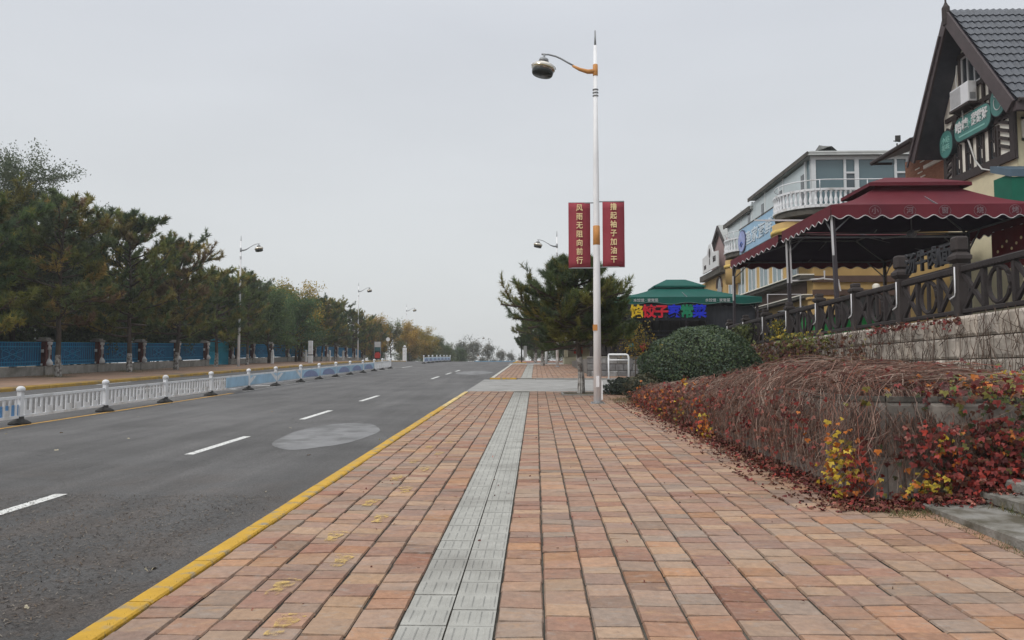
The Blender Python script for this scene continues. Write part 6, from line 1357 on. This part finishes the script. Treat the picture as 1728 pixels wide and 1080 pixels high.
# leaves on top of the bed near the front edge and along it
for x, y, z, r_, n_, nm in ((4.3, 8.5, 1.36, (.3, .3, .08), 110, ['maroon', 'red', 'brown', 'orange']), (4.0, 8.9, 1.42, (.25, .3, .08), 70, ['red', 'maroon']), (4.9, 8.6, 1.33, (.35, .4, .09), 170, ['orange', 'olive', 'brown', 'red']), (5.4, 8.8, 1.32, (.35, .5, .10), 220, ['olive', 'green', 'yellow', 'orange', 'brown']), (6.0, 9.2, 1.33, (.5, .6, .12), 300, ['green', 'olive', 'red', 'orange', 'yellow']), (6.8, 9.6, 1.34, (.5, .7, .12), 260, ['green', 'olive', 'yellow', 'green']), (5.1, 8.15, 1.3, (.3, .1, .1), 90, ['red', 'orange', 'olive']), (5.25, 8.1, 1.25, (.12, .1, .1), 40, ['bright', 'red']), (5.9, 8.15, 1.2, (.4, .12, .12), 150, ['orange', 'green', 'red', 'olive']), (7.0, 11, 1.34, (.5, 1.2, .1), 160, ['green', 'olive', 'brown']), (4.6, 10.2, 1.58, (.3, .6, .05), 60, ['red', 'maroon', 'brown']), (3.9, 10.5, 1.56, (.3, .5, .05), 40, ['red', 'maroon'])):
    leafs(blob((x, y, z), r_, int(n_*1.4)), (-.4, -.6, .8), .06, nm)
# clusters along the draped side
leafs(blob((5.6, 8.7, 1.3), (.8, .5, .05), 500), (-.3, -.6, .8), .06, ['dkgreen', 'green', 'olive', 'brown'])
for y, z, ry, rz, n_, nm in ((20.5, .95, .5, .12, 90, ['red', 'bright', 'brown', 'maroon']), (20.9, .72, .4, .10, 70, ['bright', 'orange', 'olive', 'brown']), (19.2, 1.02, .5, .12, 80, ['red', 'brown', 'pink']), (18.3, .82, .18, .18, 60, ['bright', 'orange', 'red']), (17.6, .68, .12, .1, 24, ['olive', 'green', 'yellow']), (16.4, 1.02, .5, .1, 50, ['pink', 'red', 'brown']), (15.6, .88, .14, .16, 30, ['olive', 'yellow']), (13.9, .92, .14, .16, 44, ['bright', 'orange', 'red']), (13.6, .68, .12, .14, 40, ['orange', 'yellow', 'orange']), (13.3, .52, .10, .08, 18, ['yellow', 'orange']), (12.8, 1.0, .2, .12, 24, ['pink', 'red']), (11.9, .62, .12, .06, 12, ['red', 'maroon']), (10.9, .86, .10, .06, 14, ['red', 'maroon', 'bright']), (10.2, .78, .1, .08, 16, ['red', 'pink']), (9.3, 1.05, .08, .07, 12, ['red', 'maroon']), (8.9, .92, .06, .07, 9, ['red', 'orange']), (9.6, .3, .1, .05, 12, ['bright', 'pink']), (22.0, .75, .5, .1, 70, ['orange', 'bright', 'olive', 'green']), (16, 1.35, 2.5, .08, 60, ['maroon', 'red', 'orange']), (15.0, 1.45, .1, .05, 10, ['yellow', 'orange'])):
    c = np.stack([np.zeros(n_), y+g1.normal(0, 1, n_)*ry, z+g1.normal(0, 1, n_)*rz], 1); c[:, 0] = np.array([PX0(v) for v in c[:, 1]])-.28+g1.normal(0, .06, n_); c[:, 2] -= .035*np.maximum(0, c[:, 1]-12); leafs(c, OUT, .06, nm)
n = 2000; y = g1.uniform(8.6, 21.8, n); c = np.stack([np.array([PX0(v) for v in y])-.2+g1.normal(0, .12, n), y, g1.uniform(.3, 1.36, n)-.035*np.maximum(0, y-12)], 1); leafs(c, OUT, .045, ['brown', 'maroon', 'pink', 'brown', 'red'])
n = 1700; y = 22-7*g1.random(n)**1.3; c = np.stack([np.array([PX0(v) for v in y])-.22+g1.normal(0, .14, n), y, g1.uniform(.62, 1.33, n)-.042*np.maximum(0, y-12)], 1); leafs(c, OUT, .055, ['brown', 'maroon', 'red', 'brown', 'pink', 'orange'])
n = 800; y = g1.uniform(8.4, 21, n); c = np.stack([np.array([PX0(v) for v in y])+g1.uniform(0, 2.5, n), y, PZy(y)+.14+g1.uniform(0, .3, n)*np.exp(-((y-10.5)/4)**2)], 1); leafs(c, (-.4, -.3, .8), .05, ['brown', 'maroon', 'red', 'brown'])
leafs(blob((4.15, 7.93, .72), (.32, .03, .28), 110), FR, .045, ['maroon', 'brown', 'dkgreen', 'brown', 'red']); leafs(blob((4.6, 8.05, 1.28), (.6, .07, .07), 150), FR, .06, ['maroon', 'brown', 'red', 'olive']); leafs(blob((5.6, 8.0, 1.22), (.6, .08, .12), 220), FR, .065, ['dkgreen', 'olive', 'brown', 'red', 'green'])
Vl = np.concatenate(leaves); Cl = np.concatenate(lcol); bulk("leaves", Vl, M_vleaf, vine, Cl); leaves.clear(); lcol.clear()
# creeper on the retaining wall: bare stems to the right, brown leaf mass to the left
v2 = thing("wall_creeper", "bare dark creeper stems climbing the granite retaining wall, browner and leafier towards the bush", "creeper", (7.7, 20, 1.2))
n = 620; y = np.concatenate([g1.uniform(10, 34, 420), g1.uniform(16.5, 34, 200)]); z1 = np.where(g1.random(n) < .45, 2.46, g1.uniform(1.6, 2.5, n)); dn = g1.random(n) < .25
p0 = np.stack([np.full(n, 7.66), y, np.where(dn, 2.5, 1.15)], 1); p3 = np.stack([np.full(n, 7.66), y+g1.normal(0, .35, n), np.where(dn, g1.uniform(1.5, 2.2, n), z1)], 1)
P = bez(p0, p0*.66+p3*.34+g1.normal(0, .12, (n, 3))*np.array([0, 1, .5]), p0*.33+p3*.67+g1.normal(0, .15, (n, 3))*np.array([0, 1, .5]), p3, 10); P[:, :, 0] = 7.665+g1.uniform(-.03, .0, (n, 1)); P[:, 1:-1, 1] += np.cumsum(g1.normal(0, .03, (n, 8)), 1)
Qa, Ca = tubes_bulk(P, g1.uniform(.004, .010, n), np.array([(.105, .075, .06)])*g1.uniform(.5, 1.5, (n, 1)))
n = 1900; y = np.concatenate([g1.uniform(10, 34, 1100), g1.uniform(18, 34, 800)]); z = g1.uniform(1.2, 2.4, n); p0 = np.stack([np.full(n, 7.65), y, z], 1); e = np.stack([np.zeros(n), g1.normal(0, .25, n), g1.normal(.05, .18, n)], 1); P = bez(p0, p0+e*.3+g1.normal(0, .03, (n, 3))*np.array([0, 1, 1]), p0+e*.7+g1.normal(0, .03, (n, 3))*np.array([0, 1, 1]), p0+e, 5)
Qb, Cb = tubes_bulk(P, g1.uniform(.003, .007, n), np.array([(.10, .07, .055)])*g1.uniform(.6, 1.7, (n, 1)))
Qab = np.concatenate([Qa, Qb]); Qab[..., 2] += (.09-.0115*(Qab[..., 1]-12))*np.clip((Qab[..., 2]-.95)/1.5, 0, 1.1)
bulk("stems", Qab, M_stem, v2, np.concatenate([Ca, Cb]))
n = 5200; y = 16.5+17.5*g1.random(n)**.8; z = 1.1+1.3*g1.random(n)**1.1; z = np.minimum(z, 2.45); c = np.stack([7.6+g1.normal(0, .06, n), y, z], 1)
keep = g1.random(n) < np.clip((y-16)/5, .08, 1)*np.where(z > 2.1, .55, 1); c = c[keep]; leafs(c, (-1, -.2, .2), .085, ['brown', 'brown', 'maroon', 'olive', 'brown'])
leafs(np.stack([7.55+g1.normal(0, .08, 260), g1.uniform(20, 24, 260), 2.3+g1.normal(0, .12, 260)], 1), (-1, -.2, .2), .08, ['olive', 'green', 'brown'])
leafs(np.stack([7.55+g1.normal(0, .06, 160), g1.uniform(13.8, 17.5, 160), 2.42+g1.normal(0, .05, 160)], 1), (-1, -.2, .2), .06, ['red', 'brown', 'maroon'])
leafs(np.stack([7.85+g1.normal(0, .1, 240), 24.9+g1.normal(0, .28, 240), 2.55+g1.uniform(0, .55, 240)], 1), (-1, -.2, .2), .07, ['yellow', 'olive', 'dkgreen', 'green'])
leafs(np.stack([7.7+g1.normal(0, .14, 700), 28.6+g1.normal(0, .55, 700), 2.35+g1.uniform(-.2, .85, 700)], 1), (-1, -.2, .2), .09, ['dkgreen', 'green', 'dkgreen'])
leafs(np.stack([7.8+g1.normal(0, .1, 130), g1.uniform(22, 26, 130), 2.52+g1.uniform(0, .1, 130)], 1), (-1, -.2, .2), .07, ['yellow', 'olive', 'green'])
bulk("leaves", np.concatenate(leaves), M_vleaf, v2, np.concatenate(lcol)); leaves.clear(); lcol.clear()
# litter under the wall and on the bed
n = 7600; y = g1.uniform(7.5, 21.8, n); off = -g1.exponential(.19, n)+.08; off = np.maximum(off, -.75); x = np.array([PX0(v) for v in y])-.06+off
c = np.stack([x, y, np.array([gz(v) for v in y])+.012+g1.uniform(0, .05, n)*np.exp(off*3)], 1)
n2 = 1500; x2 = g1.uniform(3.15, 4.9, n2); y2 = 7.9-np.abs(g1.normal(0, .17, n2)); c2 = np.stack([x2, y2, np.where(x2 > 3.8, np.where(x2 > 4.42, .37, .268), gz(7.6)+.012)+g1.uniform(0, .05, n2)], 1)
c = np.concatenate([c, c2]); q = creeper_leaves(c, np.array([0, 0, 1.0])+np.zeros_like(c), .05, g1, 2); cc = np.tile(pick(['maroon', 'maroon', 'maroon', 'brown', 'brown', 'brown', 'red', 'pink'], len(c), g1), (2, 1)); stuff(bulk("fallen_leaves", q, M_litter, None, cc))
n = 240; y = g1.uniform(4.5, 26, n); x = g1.uniform(-2.4, 2.8, n)+.5*g1.random(n); c = np.stack([x, y, np.array([gz(v) for v in y])+.012], 1); q = creeper_leaves(c, np.array([0, 0, 1.0])+np.zeros_like(c), .022, g1, 2); stuff(bulk("fallen_leaves", q, M_litter, None, np.tile(pick(['brown', 'maroon', 'pink'], n, g1), (2, 1))))
# grit, twigs and leaves on the near road
n = 13000; y = 3.6+5.2*g1.random(n)**1.2; x = -2.75-np.abs(g1.normal(0, 2.2, n))-g1.random(n)*.6; k = x > -9; x, y = x[k], y[k]; n = len(x)
c = np.stack([x, y, np.array([gz(v) for v in y])+ROADZ+.006], 1); a = g1.uniform(0, 6.28, n); d = np.stack([np.cos(a), np.sin(a), g1.normal(0, .15, n)], 1); w = np.stack([-d[:, 1], d[:, 0], np.zeros(n)], 1); L = g1.uniform(.004, .022, (n, 1)); T = g1.uniform(.0015, .004, (n, 1))
q = np.stack([c-d*L-w*T, c-d*L+w*T, c+d*L+w*T+np.array([0, 0, .004]), c+d*L-w*T+np.array([0, 0, .004])], 1); cc = np.array([(.03, .024, .02), (.11, .08, .055), (.06, .042, .03), (.17, .15, .125)])[g1.integers(0, 4, n)]
stuff(bulk("road_debris", q, M_litter, None, cc))
pts = [(-4.42, 5.95), (-3.35, 5.0), (-4.9, 5.3), (-3.9, 5.4), (-3.0, 5.85), (-2.95, 5.9), (-6.6, 9.2), (-7.6, 14), (-5.2, 16), (-9.5, 15), (-8, 12.5), (-4.8, 7.4), (-3.6, 12), (-2.9, 14), (-9.8, 18.5), (-7, 20), (-10.5, 14.8), (-3.2, 9), (-6.1, 5.6)]
c = np.array([(x, y, gz(y)+ROADZ+.012) for x, y in pts]); q = creeper_leaves(c, np.array([0, 0, 1.0])+np.zeros_like(c), .045, g1, 3); cc = np.tile(np.array([(.5, .36, .05) if i in (0, 6) else (.38, .34, .25) if i % 3 else (.3, .2, .1) for i in range(len(pts))]), (3, 1)); stuff(bulk("fallen_leaves", q, M_litter, None, cc))
# weeds in the joints: kerb edge, steps, wall foot
def grass(spots, n, h, cols, spread):
    P = np.repeat(np.array(spots, float), n, 0); N = len(P); P[:, :2] += g1.normal(0, 1, (N, 2))*np.array(spread); d = unit(g1.normal(0, .55, (N, 3))+np.array([0, 0, 1.0])); s = unit(np.cross(d, g1.normal(0, 1, (N, 3)))); hh = h*g1.uniform(.4, 1.3, (N, 1)); V = np.stack([P-s*.0035, P+s*.0035, P+d*hh], 1)
    return V, np.array(cols)[g1.integers(0, len(cols), N)]
GC_ = [(.10, .11, .035), (.16, .13, .06), (.07, .085, .03), (.2, .16, .09)]
V1, c1 = grass([(-2.43, y, gz(y)-.01) for y in np.concatenate([np.arange(3.2, 9.5, .11), g1.uniform(9, 26, 40)])], 16, .03, GC_[:3]+[(.12, .09, .03)], (.012, .06))
V2, c2_ = grass([(3.74, y, gz(y)-.01) for y in np.arange(4.2, 7.6, .14)], 30, .05, GC_, (.05, .07))
V3, c3 = grass([(4.38, y, .26) for y in (5.2, 5.6, 6.0, 6.3, 6.45, 6.6, 6.9, 7.3)]+[(4.74, y, .37) for y in (6.3, 6.8, 7.2)], 60, .09, GC_, (.04, .12))
V4, c4 = grass([(3.2+.1*i, 7.62-.02*i, gz(7.6)-.01) for i in range(7)]+[(3.5, 7.4, gz(7.4))]*3+[(1.73, 21.5, gz(21.5))]*3+[(1.5+.5*math.cos(a), 25.6+.5*math.sin(a), gz(25.6)) for a in np.arange(0, 6.3, .35)], 40, .07, GC_, (.12, .08))
V5, c5 = grass([(g1.uniform(2.3, 3.6), g1.uniform(20.5, 26.5), gz(23)) for _ in range(60)], 40, .12, GC_+[(.2, .09, .05)], (.15, .2))
V6, c6 = grass([(x+g1.normal(0, .5), y+g1.normal(0, .5), gz(y)) for x, y in ((-25.8, 40), (-25.8, 40), (-25.8, 47.4), (-25.8, 47.4), (-25.3, 52.6), (-27.4, 50), (-27.5, 44))for _ in range(3)], 60, .22, GC_[:3], (.35, .35))
stuff(bulk("weeds", np.concatenate([V1, V2, V3, V4, V5, V6]), M_leaf if False else mat("weed_blades", attr=True, rough=.8, var=.2, scale=5, trans=.2), None, np.concatenate([c1, c2_, c3, c4, c5, c6])))
# clipped round bush
def clipped(name, label, cat, c, rad, n, size, seed, cols, flat=.0, rough=.06):
    g_ = np.random.default_rng(seed); t = thing(name, label, cat, (c[0], c[1], c[2]-rad[2]*.8))
    u = unit(g_.normal(0, 1, (n, 3))); u[:, 2] = np.where(u[:, 2] < -.75, -u[:, 2], u[:, 2]); k = 1+rough*np.sin(u[:, 0:1]*5+1)*np.cos(u[:, 1:2]*6)+rough*.6*np.sin(u[:, 2:3]*11+u[:, 0:1]*8)
    dep = 1-np.abs(g_.normal(0, .055, (n, 1))); P = np.array(c)+u*np.array(rad)*k*dep
    nr_ = unit(u+g_.normal(0, .6, (n, 3))); a = unit(np.cross(nr_, g_.normal(0, 1, (n, 3)))); b = np.cross(nr_, a); s = size*g_.uniform(.6, 1.4, (n, 1))
    V = np.stack([P-a*s, P+b*s*.6, P+a*s, P-b*s*.6], 1); cl = np.array(cols)[g_.integers(0, len(cols), n)]*g_.uniform(.6, 1.4, (n, 1))
    # leaf colour paler towards the top
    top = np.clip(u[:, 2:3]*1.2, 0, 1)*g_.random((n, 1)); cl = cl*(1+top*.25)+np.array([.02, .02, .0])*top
    core = MB(); core.lathe([(rad[0]*.80*math.cos(a_), rad[2]*.86*math.sin(a_)) for a_ in [R(-75+15*q) for q in range(11)]]+[(.001, rad[2]*.86)], c, 18); core.build("branch_core", mat("bush_branches", (.025, .03, .018), .95, .4, 8, .8, 20), t)
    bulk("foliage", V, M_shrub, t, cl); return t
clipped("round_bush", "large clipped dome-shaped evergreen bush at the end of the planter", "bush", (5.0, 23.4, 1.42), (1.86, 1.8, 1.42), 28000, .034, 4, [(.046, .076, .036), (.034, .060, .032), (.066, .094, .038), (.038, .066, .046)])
clipped("low_shrub", "low dark shrub at the foot of the round bush beside the driveway", "bush", (3.05, 25.8, .85), (.75, .7, .38), 3500, .035, 8, [(.03, .045, .032), (.045, .06, .04), (.025, .035, .03)], rough=.2)
clipped("low_shrub", "small grey-green shrub between the round bush and the hanging creeper", "bush", (3.2, 22.6, .95), (.55, .6, .42), 2600, .035, 9, [(.06, .065, .045), (.08, .07, .04), (.05, .05, .03)], rough=.25)
YL = thing("garden_shrub", "yellow-green leafy shrub under the green pavilion's left end", "bush", (5.3, 40.2, gz(40))); g5 = np.random.default_rng(8); n = 900; P = np.array([5.25, 40.2, 3.0])+g5.normal(0, 1, (n, 3))*np.array([.45, .3, .45]); a = unit(g5.normal(0, 1, (n, 3))); b = unit(np.cross(a, g5.normal(0, 1, (n, 3)))); s = .07*g5.uniform(.6, 1.3, (n, 1))
bulk("foliage", np.stack([P-a*s, P+b*s*.5, P+a*s, P-b*s*.5], 1), M_leaf, YL, np.array([(.3, .24, .03), (.12, .12, .03), (.2, .16, .03), (.05, .06, .02)])[g5.integers(0, 4, n)])
MB().tube([(5.2, 40.2, gz(40)-.1), (5.25, 40.2, 2.2), (5.3, 40.2, 2.9)], .03, 6).build("stem", M_bark, YL)

# ================================================================ HAZE
hz_m = bpy.data.materials.new("haze_air"); hz_m.use_nodes = True; nt = hz_m.node_tree; nt.nodes.clear()
ho = nt.nodes.new("ShaderNodeOutputMaterial"); pv = nt.nodes.new("ShaderNodeVolumePrincipled"); pv.inputs['Color'].default_value = (.93, .95, .97, 1); pv.inputs['Density'].default_value = .0006; pv.inputs['Anisotropy'].default_value = .2
nt.links.new(pv.outputs[0], ho.inputs['Volume'])
stuff(MB().box(-260, 260, -70, 490, gz(420)-2.5, 17.5).build("haze", hz_m))
